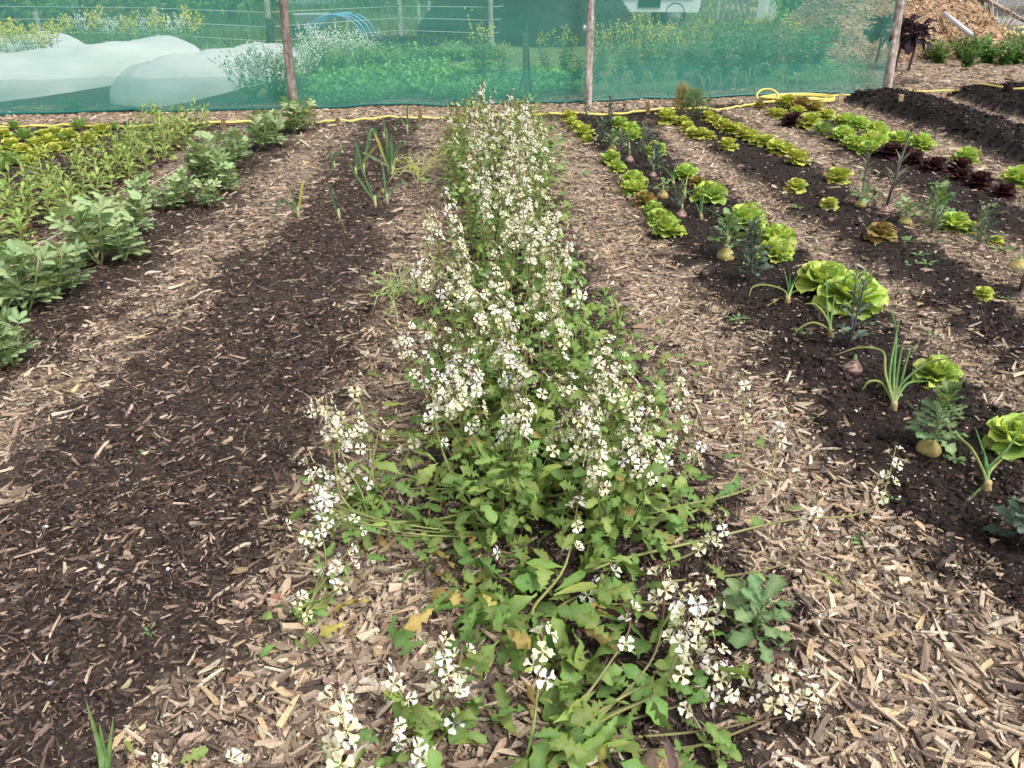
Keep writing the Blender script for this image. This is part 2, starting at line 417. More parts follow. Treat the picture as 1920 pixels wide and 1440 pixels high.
def masks(X, Y):
    X, Y = np.asarray(X, float), np.asarray(Y, float)
    n = (fbm(X * 3.1, Y * 3.1, 3, 4) - 0.5) * 0.20 + (fbm(X * 13, Y * 13, 2, 9) - 0.5) * 0.36
    chip = np.zeros(X.shape)
    for k, p in PATHS.items():
        s = 0.11 if k not in ('middle', 'left', 'far_left') else 0.19
        amp = {'left': .68, 'middle': .85, 'far_left': .75}.get(k, .97)
        chip = np.maximum(chip, amp * sstep(-s, s, poly_sd(p, X, Y) + n))
    black = np.zeros(X.shape)
    for p in BLACK: black = np.maximum(black, sstep(-0.10, 0.20, poly_sd(p, X, Y) + n * 0.4))
    beyond = sstep(0.5, 1.1, Y - net_y(np.clip(X, -20, 6)) + n)
    right_open = sstep(5.2, 5.8, X) * sstep(17, 15, Y)
    chip = np.maximum(chip, right_open * beyond * 0.95)
    heap = sstep(5.0, 3.6, np.hypot(X - HEAP[0], Y - HEAP[1]))
    chip = np.maximum(chip, heap * 0.9)
    grass = beyond * (1 - right_open) * (1 - heap) * sstep(0.25, 0.42, fbm(X * 0.8, Y * 0.8, 3, 2))
    for p in SOIL_BEYOND:
        s = sstep(-0.1, 0.2, poly_sd(p, X, Y) + n); grass = grass * (1 - s); chip = chip * (1 - 0.8 * s)
    dirt = np.zeros(X.shape)
    for p in DIRT: dirt = np.maximum(dirt, sstep(-1.0, 0.6, poly_sd(p, X, Y) + n * 3))
    return chip, black, grass, dirt
HEAP = at_depth(1640, 88, 17.0)
def height(X, Y):
    X, Y = np.asarray(X, float), np.asarray(Y, float)
    chip, black, grass, dirt = masks(X, Y)
    z = 0.030 * (1 - chip) * sstep(12, 9, Y) + 0.10 * sstep(.3, 1, black)
    z = z + (fbm(X * 1.3, Y * 1.3, 2, 21) - 0.5) * 0.05 + (fbm(X * 7, Y * 7, 3, 31) - 0.5) * 0.035 * (1 - 0.5 * chip)
    z = z + 0.055 * sstep(22, 60, Y) * (Y - 22) * sstep(6, -8, X)
    return z
GRID = {}
def hz(x, y):
    """height of the ground sheet under x, y"""
    g = GRID['Z']; nr, nc = g.shape
    i = min(max(math.log(max(y, .31) / .3) / math.log(260 / .3) * (nr - 1), 0), nr - 1.001); j = min(max((x / (1.7 + 1.05 * y) + 1) / 2 * (nc - 1), 0), nc - 1.001)
    a, b = int(i), int(j); u, v = i - a, j - b
    return float((g[a, b] * (1 - v) + g[a, b + 1] * v) * (1 - u) + (g[a + 1, b] * (1 - v) + g[a + 1, b + 1] * v) * u)
def on(x, y, dz=0.0):
    """the place on the soil that picture point x, y looks at"""
    p = G(x, y); z = 0.0
    for _ in range(3):
        z = hz(p[0], p[1]); p = G(x, y, z)
    return (p[0], p[1], z + dz)

# ------------------------------------------------------------------ ground sheet
def build_ground():
    nr, nc = 430, 345
    Y = 0.3 * np.exp(np.arange(nr) * math.log(260 / 0.3) / (nr - 1))
    s = np.linspace(-1, 1, nc)
    XX = s[None, :] * (1.7 + 1.05 * Y[:, None]); YY = np.repeat(Y[:, None], nc, 1)
    Z = height(XX.ravel(), YY.ravel())
    GRID['Z'] = Z.reshape(nr, nc)
    fine = (RNG.random(Z.shape) - 0.5) * np.clip(0.012 * (YY.ravel() < 9), 0, 1)
    chip, black, grass, dirt = masks(XX.ravel(), YY.ravel())
    V = np.stack([XX.ravel(), YY.ravel(), Z + fine], 1)
    i = np.arange(nr - 1)[:, None] * nc + np.arange(nc - 1)[None, :]
    Q = np.stack([i, i + 1, i + nc + 1, i + nc], -1).reshape(-1, 4)
    me = raw_mesh("ground", V, Q, None, None, True, dict(chip=chip, black=np.maximum(sstep(.04, .3, black), .7 * sstep(.6, 1.0, XX.ravel()) * (YY.ravel() < 12) * (1 - chip)), grass=grass, dirt=dirt))
    me.materials.append(M['ground'])
    return obj("ground", me, kind="structure")
ground = build_ground()

# ------------------------------------------------------------------ wood chips, slivers and crumbs
LIGHT = np.array([(.53, .41, .30), (.45, .335, .245), (.36, .26, .185), (.25, .175, .13), (.50, .36, .22), (.13, .095, .08), (.58, .49, .38), (.19, .14, .115)])
LIGHT = LIGHT * (1.03, 1.04, 1.02)
LIGHT_P = [.19, .21, .18, .12, .08, .09, .07, .06]
DARK = np.array([(.030, .022, .019), (.052, .036, .029), (.085, .058, .045), (.14, .098, .075), (.27, .20, .15), (.018, .014, .013)])
DARK_P = [.22, .24, .21, .14, .07, .12]
def sticks(P, L, W, T, yaw, tx, ty, C, box=True):
    n = len(P)
    j = lambda a: 1 + RNG.uniform(-a, a, n)
    if box:
        sg = [(-1, -1, 0), (1, -1, 0), (1, 1, 0), (-1, 1, 0), (-1, -1, 1), (1, -1, 1), (1, 1, 1), (-1, 1, 1)]
    else:
        sg = [(-1, -1, 0), (1, -1, 0), (1, 1, 0), (-1, 1, 0), (-1, 0, 1), (1, 0, 1)]
    tap, skew = RNG.uniform(.2, 1.0, n), RNG.uniform(-.9, .9, (2, n)); bow = RNG.uniform(-.12, .12, n)
    loc = np.zeros((n, len(sg), 3))
    for k, (a, b, c) in enumerate(sg):
        loc[:, k, 0] = a * L / 2 * j(.22) + b * W * skew[0 if a > 0 else 1]; loc[:, k, 1] = b * W / 2 * j(.35) * (tap if a > 0 else 1.0) + (a * W * 0.25 * RNG.uniform(-1, 1, n)); loc[:, k, 2] = c * T * j(.35)
    x, y, z = loc[..., 0], loc[..., 1], loc[..., 2]
    z2 = z + x * np.tan(tx)[:, None] + y * np.tan(ty)[:, None]
    cs, sn = np.cos(yaw)[:, None], np.sin(yaw)[:, None]
    V = np.stack([x * cs - y * sn + P[:, 0:1], x * sn + y * cs + P[:, 1:2], z2 + P[:, 2:3]], -1)
    m = len(sg); off = (np.arange(n) * m)[:, None, None]
    if box: q = np.array([(4, 5, 6, 7), (0, 1, 5, 4), (1, 2, 6, 5), (2, 3, 7, 6), (3, 0, 4, 7)]); t = None
    else: q = np.array([(0, 1, 5, 4), (2, 3, 4, 5)]); t = np.array([(1, 2, 5), (3, 0, 4)])
    Q = (q[None] + off).reshape(-1, 4); Tt = None if t is None else (t[None] + off).reshape(-1, 3)
    shade = RNG.uniform(.7, 1.2, (n, m, 1))
    return V.reshape(-1, 3), Q, Tt, (C[:, None, :] * shade).reshape(-1, 3)

def sample_zone(y0, y1, dens):
    A = (y1 - y0) * 2 * (0.66 * (y0 + y1) / 2 + 0.7); n = int(A * dens)
    Y = np.sqrt(RNG.random(n) * (y1 ** 2 - y0 ** 2) + y0 ** 2)
    X = RNG.uniform(-1, 1, n) * (0.66 * Y + 0.7) + Y * 0.024
    return X, Y
pathB = {k: B() for k in PATHS}; soilB, blackB = B(), B()
names = list(PATHS)
for (y0, y1, dens, sc) in [(0.8, 2.0, 19000, 1.0), (2.0, 3.5, 11000, 1.05), (3.5, 6.0, 5600, 1.12), (6.0, 11.6, 1900, 1.35), (11.6, 16.5, 420, 2.0)]:
    X, Y = sample_zone(y0, y1, dens)
    if y0 > 11: keep = X > 5.0; X, Y = X[keep], Y[keep]
    if y0 == 6.0: keep = (Y < net_y(np.clip(X, -20, 6)) + 0.8) | (X > 5); X, Y = X[keep], Y[keep]
    chip, black, grass, _ = masks(X, Y); Z = height(X, Y)
    r = RNG.random(len(X))
    isb = black > 0.18; isc = (r < chip * (0.62 + 0.36 * fbm(X * 5, Y * 5, 2, 44))) & ~isb; iss = ~isc & ~isb & (grass < 0.5) & (RNG.random(len(X)) < np.where(X > .75, .42, .62))
    # light chips -> the path they lie on
    near = np.stack([poly_sd(PATHS[k], X, Y) for k in names], 0).argmax(0)
    for ki, k in enumerate(names):
        s = isc & (near == ki); n = int(s.sum())
        if not n: continue
        L = np.clip(RNG.lognormal(math.log(.0150), .72, n), .004, .08) * sc
        W = np.clip(L * RNG.uniform(.12, .42, n), .0022, .013 * sc); T = W * RNG.uniform(.25, .7, n)
        C = LIGHT[RNG.choice(len(LIGHT), n, p=LIGHT_P)] * RNG.uniform(.5, 1.12, (n, 1)) * (1 + RNG.normal(0, .015, (n, 3)))
        P = np.stack([X[s], Y[s], Z[s] + RNG.uniform(-.002, .010, n)], 1)
        V = sticks(P, L, W, T, RNG.uniform(0, math.pi, n), RNG.normal(0, .2, n), RNG.normal(0, .3, n), C, box=(y0 < 1.5))
        pathB[k].add(*V)
    for sel, bb, dk in ((iss, soilB, 1.0), (isb, blackB, 0.4)):
        n = int(sel.sum())
        if not n: continue
        L = np.clip(RNG.lognormal(math.log(.0115), .65, n), .004, .07) * sc
        W = np.clip(L * RNG.uniform(.1, .42, n), .0016, .008 * sc); T = W * RNG.uniform(.4, 1.0, n)
        rightbed = (X[sel] > 0.75) & (Y[sel] < 12)
        pr = np.where(rightbed, 0.35, 1.0)
        L = L * np.where(rightbed, .62, 1.0); W = np.where(rightbed, np.maximum(W, L * .5), W)
        C = DARK[RNG.choice(len(DARK), n, p=DARK_P)]
        C = C * RNG.uniform(.75, 1.3, (n, 1)) * dk * np.where(rightbed, 1.0, 1.45)[:, None]
        C = np.where((rightbed & (RNG.random(n) < .6))[:, None], C * .5, C) * (.97, .97, 1.0)
        lt = RNG.random(n) < np.where(chip[sel] > .1, .34, .06) * (dk if dk < 1 else 1)
        C[lt] = LIGHT[RNG.choice(len(LIGHT), int(lt.sum()), p=LIGHT_P)] * .85
        P = np.stack([X[sel], Y[sel], Z[sel] + RNG.uniform(-.003, .009, n)], 1)
        bb.add(*sticks(P, L, W, T, RNG.uniform(0, math.pi, n), RNG.normal(0, .25, n), RNG.normal(0, .3, n), C, box=False))
path_obj = {}
for k in names:
    if pathB[k].n: path_obj[k] = pathB[k].obj("path", M['chip'], smooth=False, kind="structure")
soilB.obj("compost_litter", M['soil'], smooth=False, label="dark fibrous compost and slivers covering the planting beds", cat="compost", kind="stuff")
blackB.obj("black_compost", M['soil'], smooth=False, label="fresh black compost crumbs on the two mounded beds", cat="compost", kind="stuff")

# soil clods and pebbles, too many to count
def clods():
    b, pb = B(), B()
    t = blob_tpl(5, 4, (1, 1, 1), [(0, .4), (.35, .5), (.8, .22)], jit=.22, seed=2)
    for (y0, y1, dens) in [(0.8, 2.2, 520), (2.2, 4.0, 260), (4.0, 7.0, 60)]:
        X, Y = sample_zone(y0, y1, dens); ch, bl, gr, _ = masks(X, Y); Z = height(X, Y)
        s = RNG.random(len(X)) > ch + 0.25
        for x, y, z in zip(X[s], Y[s], Z[s]):
            r = min(.035, RNG.lognormal(math.log(.011), .5)); a = RNG.uniform(0, 6.28)
            v = RNG.uniform(.6, 1.3); right = x > .75
            b.tp(t, frame(dirv(a, 0), sc=(r, r * RNG.uniform(.7, 1.3), r * .8)), (x, y, z - r * .25), np.array((.062, .045, .037)) * v * (.45 if right else 1))
    t2 = blob_tpl(5, 4, (1, 1, 1), [(0, .4), (.3, .5), (.7, .25)], jit=.15, seed=5)
    for (y0, y1, dens) in [(0.8, 2.2, 190), (2.2, 4.0, 110), (4.0, 8.0, 40)]:
        X, Y = sample_zone(y0, y1, dens); Z = height(X, Y)
        keep = (RNG.random(len(X)) < np.where(X > .5, 1.0, .35))
        for x, y, z in zip(X[keep], Y[keep], Z[keep]):
            r = min(.016, RNG.lognormal(math.log(.0055 + .0004 * y), .4)); a = RNG.uniform(0, 6.28)
            c = [(.55, .5, .45), (.42, .35, .3), (.34, .33, .33), (.48, .33, .25), (.7, .68, .65)][int(RNG.integers(5))]
            pb.tp(t2, frame(dirv(a, 0), sc=(r, r * 1.3, r * .8)), (x, y, z + .002), np.array(c) * .9)
    xb, yb = RNG.uniform(4.0, 8.5, 9000), RNG.uniform(5.5, 12.0, 9000); bl = masks(xb, yb)[1] > .22; xb, yb = xb[bl][:2600], yb[bl][:2600]
    for x, y, z in zip(xb, yb, height(xb, yb)):
        r = min(.06, RNG.lognormal(math.log(.021), .45)); b.tp(t, frame(dirv(RNG.uniform(0, 6.28), 0), sc=(r, r * RNG.uniform(.7, 1.3), r * .8)), (x, y, z - r * .15), np.array((.020, .016, .0145)) * RNG.uniform(.6, 1.8))
    b.obj("soil_clods", M['soil'], label="small dark clods of soil scattered over the beds", cat="soil", kind="stuff")
    pb.obj("pebbles", M['root'], label="tiny pale stones scattered through the dark soil", cat="stones", kind="stuff")
clods()

# the wood chips that show largest, one by one
def big_chips():
    var = []
    for k in range(14):
        c = LIGHT[[0, 1, 2, 4, 6, 1, 0, 3, 2, 4, 5, 0, 6, 7][k]]
        L, W, T = RNG.uniform(.03, .075), RNG.uniform(.005, .013), RNG.uniform(.003, .007)
        n = 4; V, C = [], []
        for i in range(n):
            f = i / (n - 1); w = W * (1 - .75 * abs(f - .5) ** 1.5 * RNG.uniform(.5, 1.6)); bow = T * .9 * math.sin(f * 3.1) * RNG.uniform(-.4, 1); o = RNG.normal(0, W * .12)
            for (a, z) in ((-.5, 0), (.5, 0), (.42, 1), (-.38, 1.1)):
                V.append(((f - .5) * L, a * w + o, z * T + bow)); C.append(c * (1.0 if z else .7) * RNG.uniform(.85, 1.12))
        Q = []
        for i in range(n - 1):
            for j in range(4): Q.append((i * 4 + j, i * 4 + (j + 1) % 4, (i + 1) * 4 + (j + 1) % 4, (i + 1) * 4 + j))
        Q += [(3, 2, 1, 0), tuple(4 * (n - 1) + i for i in range(4))]
        me = B().add(V, Q, None, C).mesh("wood_chip", M['chip'], False); var.append(me)
    for k, cnt in (('right', 190), ('middle', 110)):
        got = 0
        while got < cnt:
            X, Y = sample_zone(0.85, 2.6, 60); ch, *_ = masks(X, Y); Z = height(X, Y)
            sd = poly_sd(PATHS[k], X, Y)
            for x, y, z, c, s in zip(X, Y, Z, ch, sd):
                if s > -.12 and c > .3 and RNG.random() < 1.2 / y and got < cnt:
                    d = dirv(RNG.uniform(0, 6.28), RNG.normal(0, .12)); got += 1
                    obj("wood_chip", var[int(RNG.integers(14))], path_obj[k], loc=(x, y, z + .008), R=frame(d, (RNG.normal(0, .2), RNG.normal(0, .2), 1), RNG.uniform(.7, 1.25)))
big_chips()

# ------------------------------------------------------------------ net, posts, hem
def rough_pole(pts, r0, r1, cols, knots=()):
    """a crooked debarked pole with ridges and knots"""
    b = B(); n, m = 14, 26
    pts = np.asarray(pts, float); tt = np.linspace(0, 1, len(pts)); t = np.linspace(0, 1, m)
    c = np.stack([np.interp(t, tt, pts[:, k]) for k in range(3)], 1)
    V, C = [], []
    for i in range(m):
        for j in range(n):
            a = j * 6.2832 / n; r = (r0 + (r1 - r0) * t[i]) * (1 + .09 * math.sin(a * 3 + t[i] * 9) + .05 * float(vnoise(a * 3, t[i] * 40, 3)) + RNG.normal(0, .02))
            for (kt, ka, kr) in knots: r += kr * math.exp(-((t[i] - kt) / .025) ** 2 - ((a - ka + math.pi) % 6.2832 - math.pi) ** 2 / .3)
            V.append(c[i] + (r * math.cos(a), r * math.sin(a), 0))
            f = float(fbm(a * 1.2, t[i] * 7, 3, 6)); w = sstep(.35, .65, f)
            C.append(np.array(cols[0]) * (1 - w) + np.array(cols[1]) * w)
    Q = [(i * n + j, i * n + (j + 1) % n, (i + 1) * n + (j + 1) % n, (i + 1) * n + j) for i in range(m - 1) for j in range(n)]
    e = len(V); V.append(c[-1]); C.append(C[-1]); T = [((m - 1) * n + j, (m - 1) * n + (j + 1) % n, e) for j in range(n)]
    return b.add(V, Q, T, C)
def net_post(x, y, topx, topy, label, cols, mid=0.0, knots=(), r=.05):
    p = np.array(on(x, y)); q = np.array(at_depth(topx, topy, p[1] - .02)); d = (q - p); top = p + d * (2.15 / d[2])
    md = p + d * (1.0 / d[2]) + np.array((mid, 0, 0))
    o = rough_pole([(0, 0, -.05), md - p, top - p], r, r * .82, cols, knots).mesh("net_post", M['bark'])
    return obj("net_post", o, loc=tuple(p), label=label, cat="post"), p, top
pl, bl_, tl_ = net_post(551, 209, 533, 0, "brown rough wooden pole holding the green net above the end of the bean row", ((.34, .285, .24), (.18, .145, .12)), -.01, ((.4, 4.5, .012),))
pm, bm_, tm_ = net_post(1102, 196, 1111, 0, "crooked pale knotty pole with peeling bark holding the net", ((.52, .48, .43), (.25, .20, .17)), -.015, ((.42, 4.6, .03), (.3, 5.2, .015), (.2, 4.4, .012)), .046)
pr, br_, tr_ = net_post(1662, 178, 1688, 0, "weathered grey end post where the green net stops beside dark kale", ((.44, .39, .34), (.28, .22, .185)), .0, ((.45, 4.4, .012),), .056)
bk = B(); k0 = at_depth(1668, 78, br_[1] - .06); k1 = at_depth(1676, 58, br_[1] - .06); bk.tube([k0, ((k0[0] + k1[0]) / 2 - .004, k0[1] - .006, (k0[2] + k1[2]) / 2), k1], [.012, .022, .008], (.16, .06, .035), 6)
o = bk.obj("bark_strip", M['bark'], pr); o.location = -Vector(pr.location)
# a small white tag tied to the crooked pole
c = at_depth(1098, 52, bm_[1] - .02)
tg = B().box(c, (.05, .004, .055), (.72, .78, .82), .1).obj("plant_tag", M['plastic'], label="small pale square tag tied to the crooked pole", cat="tag")
def build_net():
    xs = np.concatenate([np.linspace(-14, bl_[0], 60), np.linspace(bl_[0], bm_[0], 50)[1:], np.linspace(bm_[0], br_[0], 50)[1:]])
    ys = net_y(xs) + .075; zb = height(xs, ys) + .012
    root = thing("shade_net", (0, 0, 0), "long see-through green windbreak net stretched between wooden poles", "net")
    def sheet(hgt, off, nz, ripple):
        zz = np.linspace(0, 1, nz); V = []
        for k, f in enumerate(zz):
            lean = np.where(xs > bl_[0], 0, 0)
            yy = ys + off + ripple * (fbm(xs * .9, np.full_like(xs, f * 2.5), 2, 5) - .5) + lean
            xx = xs + f * hgt * np.interp(xs, [bl_[0], bm_[0], br_[0]], [-.05, .0, .075])
            V.append(np.stack([xx, yy, zb + f * hgt], 1))
        V = np.concatenate(V); n = len(xs); i = np.arange(nz - 1)[:, None] * n + np.arange(n - 1)[None]
        return V, np.stack([i, i + 1, i + n + 1, i + n], -1).reshape(-1, 4)
    V, Q = sheet(2.0, 0, 16, .05); B().add(V, Q, None, (.05, .4, .3)).obj("net_sheet", M['net'], root)
    V, Q = sheet(.36, .03, 6, .05); B().add(V, Q, None, (.05, .4, .3)).obj("net_skirt", M['skirt'], root)
    hem = B(); hem.tube(np.stack([xs, ys - .01 + .01 * np.sin(xs * 5), zb + .012], 1), .017, (.008, .10, .085), 6); hem.obj("hem", M['plastic'], root)
    ln = B(); ln.tube(np.stack([xs, ys, zb + 2.0], 1), .006, (.01, .12, .1), 5); ln.obj("top_cord", M['plastic'], root)
build_net()

# ------------------------------------------------------------------ yellow hose, pegs, string
def spline(pts, n=10):
    pts = np.asarray(pts, float); out = []
    for i in range(len(pts) - 1):
        p0, p1, p2, p3 = pts[max(i - 1, 0)], pts[i], pts[i + 1], pts[min(i + 2, len(pts) - 1)]
        for t in np.linspace(0, 1, n, endpoint=False):
            out.append(.5 * ((2 * p1) + (-p0 + p2) * t + (2 * p0 - 5 * p1 + 4 * p2 - p3) * t * t + (-p0 + 3 * p1 - 3 * p2 + p3) * t ** 3))
    out.append(pts[-1]); return np.array(out)
HOSE = [(-260, 249), (-40, 243), (100, 240), (300, 235.5), (500, 232), (610, 230.5), (700, 226), (830, 223), (1000, 220), (1100, 216), (1200, 212), (1300, 207), (1380, 202), (1440, 194.5), (1490, 187), (1540, 183.5), (1600, 180.5), (1640, 177.5), (1720, 173.5), (1800, 172.5), (1900, 170), (1980, 168.5), (2200, 164)]
hb = B(); pts = [on(x, y, .018) for x, y in HOSE]; pts = spline(pts, 8)
pts[:, 2] = height(pts[:, 0], pts[:, 1]) + .017 + .006 * np.sin(pts[:, 0] * 4)
hb.tube(pts, .0135, (.60, .49, .12), 10)
hose = hb.obj("garden_hose", M['plastic'], label="long yellow hose lying along the ends of the beds", cat="hose")
lb = B()
cpos = np.array(on(1497, 189))
loop = []
for k in range(110):
    a = k * .17; rx = .43 - .07 * math.sin(a * .37) - .06 * (k / 150); ry = .22 + .05 * math.cos(a * .6)
    loop.append(cpos + (rx * math.cos(a) + .05 * math.sin(k * .05), ry * math.sin(a) + .05 * math.cos(k * .09), .018 + .008 * math.sin(k * .33) + .0003 * k))
loop = np.array(loop); loop[:, 2] += .0
lb.tube(loop, .0135, (.60, .49, .12), 8); lb.obj("hose_coil", M['plastic'], label="loose coil of yellow hose behind the bronze lettuces", cat="hose")
lb = B(); c0 = np.array(on(1437, 192)); lp = [c0 + (.13 * math.cos(a), .05 * math.sin(a), .07 + .075 * math.sin(a)) for a in np.linspace(-2.2, 3.6, 26)]
lb.tube(lp, .0135, (.60, .49, .12), 8); lb.obj("hose_loop", M['plastic'], label="single upright loop of yellow hose standing beside the coil", cat="hose")
PEG = [(420, 243, 19, "short brown peg at the hose beside the bolting radishes"), (633, 230, 8, "low brown peg stub at the hose by the leek bed's left corner"), (788, 226, 22, "brown peg at the hose by the leek bed's right corner"), (1215, 214, 22, "brown peg in front of the hose between two lettuce rows"),
       (1576, 196, 19, "pale wooden peg at the corner of the black compost bed beside the hose coil"), (1688, 190, 12, "short peg at the back edge of the black compost bed"), (1764, 190, 17, "pale wooden peg at the corner of the farther black compost bed"), (1737, 147, 18, "pale peg standing in chips near the dark kale")]
for (x, y, h, lab) in PEG:
    p = on(x, y); H = h * px(p) * 1.05; w = 9 * px(p)
    n = 4; b = B()
    V = [(a * w / 2 * (1 - .1 * k), c * .014, -.06 + (H + .06) * z + RNG.normal(0, .002)) for k, z in enumerate((0, .5, 1)) for (a, c) in ((-1, -1), (1, -1), (1, 1), (-1, 1))]
    Q = [(i * 4 + j, i * 4 + (j + 1) % 4, i * 4 + 4 + (j + 1) % 4, i * 4 + 4 + j) for i in range(2) for j in range(4)] + [(8, 9, 10, 11)]
    c = (.42, .31, .19) if x > 1500 else (.24, .16, .09)
    o = b.add(V, Q, None, c).obj("wooden_peg", M['wood'], smooth=False, label=lab, cat="peg", loc=p); o.rotation_euler = (RNG.normal(0, .05), RNG.normal(0, .08), RNG.uniform(-.3, .3))
sb = B(); s0, s1 = np.array(on(-60, 548, .06)), np.array(on(352, 318, .05)); sb.tube([s0 + (s1 - s0) * f + (0, 0, -.02 * math.sin(f * 3.14)) for f in np.linspace(0, 1, 12)], .0028, (.6, .52, .42), 5)
sb.obj("string_line", M['plastic'], label="thin pale string stretched along the bean row", cat="string")
# loose sticks and twigs that stand out on the beds
for (x0, y0, x1, y1, r, c, lab) in [(560, 266, 580, 275, .012, (.6, .5, .38), "straight pale stick lying by the end of the bean row"), (272, 518, 302, 510, .008, (.5, .42, .32), "pale broken stick lying on dark soil between bean clumps"),
        (205, 830, 172, 868, .006, (.42, .33, .24), "thin straight stick on dark compost left of the purple seedling"), (1900, 1165, 1810, 1200, .009, (.40, .31, .24), "grey-brown branch piece at the edge of the chip path"),
        (470, 1022, 422, 1042, .006, (.48, .38, .28), "tan splinter lying on the dark bed by leaf litter")]:
    a, b_ = np.array(on(x0, y0, r)), np.array(on(x1, y1, r)); b = B()
    b.tube([a + (b_ - a) * f + (0, 0, r * .8 * math.sin(f * 5)) for f in np.linspace(0, 1, 6)] - a, [r * .8, r, r * .9, r, r * .8, r * .5], c, 7)
    b.obj("stick", M['wood'], label=lab, cat="stick", loc=tuple(a))

# ------------------------------------------------------------------ beyond the net: fleece tunnels
def fleece(label, a, b, w, h, seed, cap0=True, cap1=True):
    rg = np.random.default_rng(seed); a, b = np.array((*a, 0.0)), np.array((*b, 0.0)); ax = b - a; L = np.linalg.norm(ax); ax /= L; sd = np.array((ax[1], -ax[0], 0))
    root = thing("fleece_tunnel", (a[0], a[1], hz(a[0], a[1])), label, "fleece tunnel"); na, nl = 25, int(L * 12)
    V = []
    for i in range(nl + 1):
        f = i / nl; s = f * L; hoop = abs(math.sin(s * math.pi / .95)); sag = 1 - .07 * hoop - .05 * float(vnoise(s * 2.0, seed, 3))
        e = 1.0
        if cap0 and s < .5: e = math.sqrt(max(0.0, 1 - (1 - s / .5) ** 2)) * .97 + .03
        if cap1 and L - s < .6: e = math.sqrt(max(0.0, 1 - (1 - (L - s) / .6) ** 2)) * .97 + .03
        for j in range(na):
            t = math.pi * j / (na - 1); wr = 1 + .15 * (float(fbm(s * 4 + j * .35, t * 2.5 + seed, 4, seed)) - .5) + .035 * (float(vnoise(s * 13 - j * .6, t * 3, seed)) - .5)
            V.append(ax * s + sd * (math.cos(t) * w * wr * (.35 + .65 * e)) + np.array((0, 0, max(0, math.sin(t)) ** .8 * h * sag * wr * e - .005)))
    Q = [(i * na + j, i * na + j + 1, (i + 1) * na + j + 1, (i + 1) * na + j) for i in range(nl) for j in range(na - 1)]
    B().add(V, Q, None, (.8, .82, .8)).obj("fleece_cover", M['fleece'], root)
    for k in range(int(L / .95) + 1):
        s = .5 + k * .95;
        if s > L - .5: break
        hb_ = B(); hb_.tube([ax * s + sd * math.cos(t) * w * .92 + np.array((0, 0, math.sin(t) ** .8 * h * .86 if 0 < t < 3.14 else 0)) for t in np.linspace(0, math.pi, 15)], .009, (.10, .18, .13), 6); hb_.obj("hoop", M['plastic'], root)
fleece("long white fleece tunnel with wrinkled cover behind the net's left stretch", (-6.7, 9.9), (-4.95, 13.9), .62, .52, 1)
fleece("white fleece tunnel farthest behind, rising above the long one", (-9.6, 11.4), (-7.3, 15.2), .6, .5, 2)
fleece("short white fleece tunnel with a gathered rounded end close behind the net", (-4.28, 9.62), (-3.2, 13.4), .44, .50, 3)

# ------------------------------------------------------------------ leafy and flowering plants beyond the net
SL = [leaf_tpl([(0, .03), (.3, .16), (.6, .2), (.85, .12), (1, .01)], .6, .25, .03, 2, 1, (.16, .26, .09), (.09, .18, .045), seed=s) for s in (1, 2, 3)]
DOT = blob_tpl(5, 4, (1, 1, 1), [(0, .2), (.3, .5), (.7, .4), (1, .1)], jit=.2, seed=8)
def bush(name, label, cat, H, W, nst, nleaf, lsize, tint, fl=None, nfl=0, fsize=.02, seed=0, top=.65, scol=(.16, .22, .08)):
    rg = np.random.default_rng(seed); root = thing(name, (0, 0, 0), label, cat); sb, lb, fb = B(), B(), B()
    for k in range(nst):
        a = k * 2.4 + rg.uniform(-.4, .4); r = W * .5 * math.sqrt((k + .5) / nst); h = H * rg.uniform(.7, 1.05)
        P = np.array([(math.cos(a) * r * f ** .8, math.sin(a) * r * f ** .8, h * f) for f in np.linspace(0, 1, 5)]) + np.concatenate([[np.zeros(3)], rg.normal(0, W * .02, (4, 3))])
        sb.tube(P, [.007, .006, .005, .004, .002], scol, 4, False)
        q = lambda f: np.array([np.interp(f, np.linspace(0, 1, 5), P[:, c]) for c in range(3)])
        for m in range(nleaf // nst):
            f = rg.uniform(.03, .95); d = dirv(rg.uniform(0, 6.28), rg.uniform(-.3, .9)); s = lsize * rg.uniform(.6, 1.3) * (1.15 - .55 * f)
            lb.tp(SL[int(rg.integers(3))], frame(d, (rg.normal(0, .3), rg.normal(0, .3), 1), (s * 1.2, s, s)), q(f) + rg.normal(0, W * .04, 3), np.array(tint) * rg.uniform(.6, 1.35))
        if fl:
            for m in range(nfl // nst):
                f = rg.uniform(top, 1.02); s = fsize * rg.uniform(.6, 1.3)
                fb.tp(DOT, np.eye(3) * s, q(min(f, 1)) + rg.normal(0, .022 + W * .02, 3) * (1, 1, .8), np.array(fl) * rg.uniform(.8, 1.1))
    sb.obj("stem", M['stem'], root); lb.obj("foliage", M['leaf'], root, kind="stuff")
    if fl: fb.obj("blossom", M['petal'], root, kind="stuff")
    return Proto(root)
yel, wht = (.72, .66, .10), (.80, .82, .80)
brass = [bush("flowering_brassica", "", "brassica", 1.0, .62, 9, 230, .11, (1.0, 1.05, 1.0), yel, 90, .026, 10 + k, .8) for k in range(3)]
plain = [bush("leafy_brassica", "", "brassica", .8, .7, 9, 260, .14, (.8, .95, .9), None, 0, .02, 20 + k) for k in range(2)]
white = [bush("white_flowering_bush", "", "bush", .62, .75, 14, 420, .07, (1.5, 1.5, 1.2), wht, 260, .024, 30 + k, .68) for k in range(2)]
thin = [bush("flowering_brassica", "", "brassica", .8, .5, 8, 120, .08, (1.3, 1.3, 1.1), yel, 150, .028, 40, .7), bush("white_flowering_brassica", "", "brassica", .8, .5, 8, 120, .08, (1.3, 1.3, 1.1), wht, 150, .024, 41, .7)]
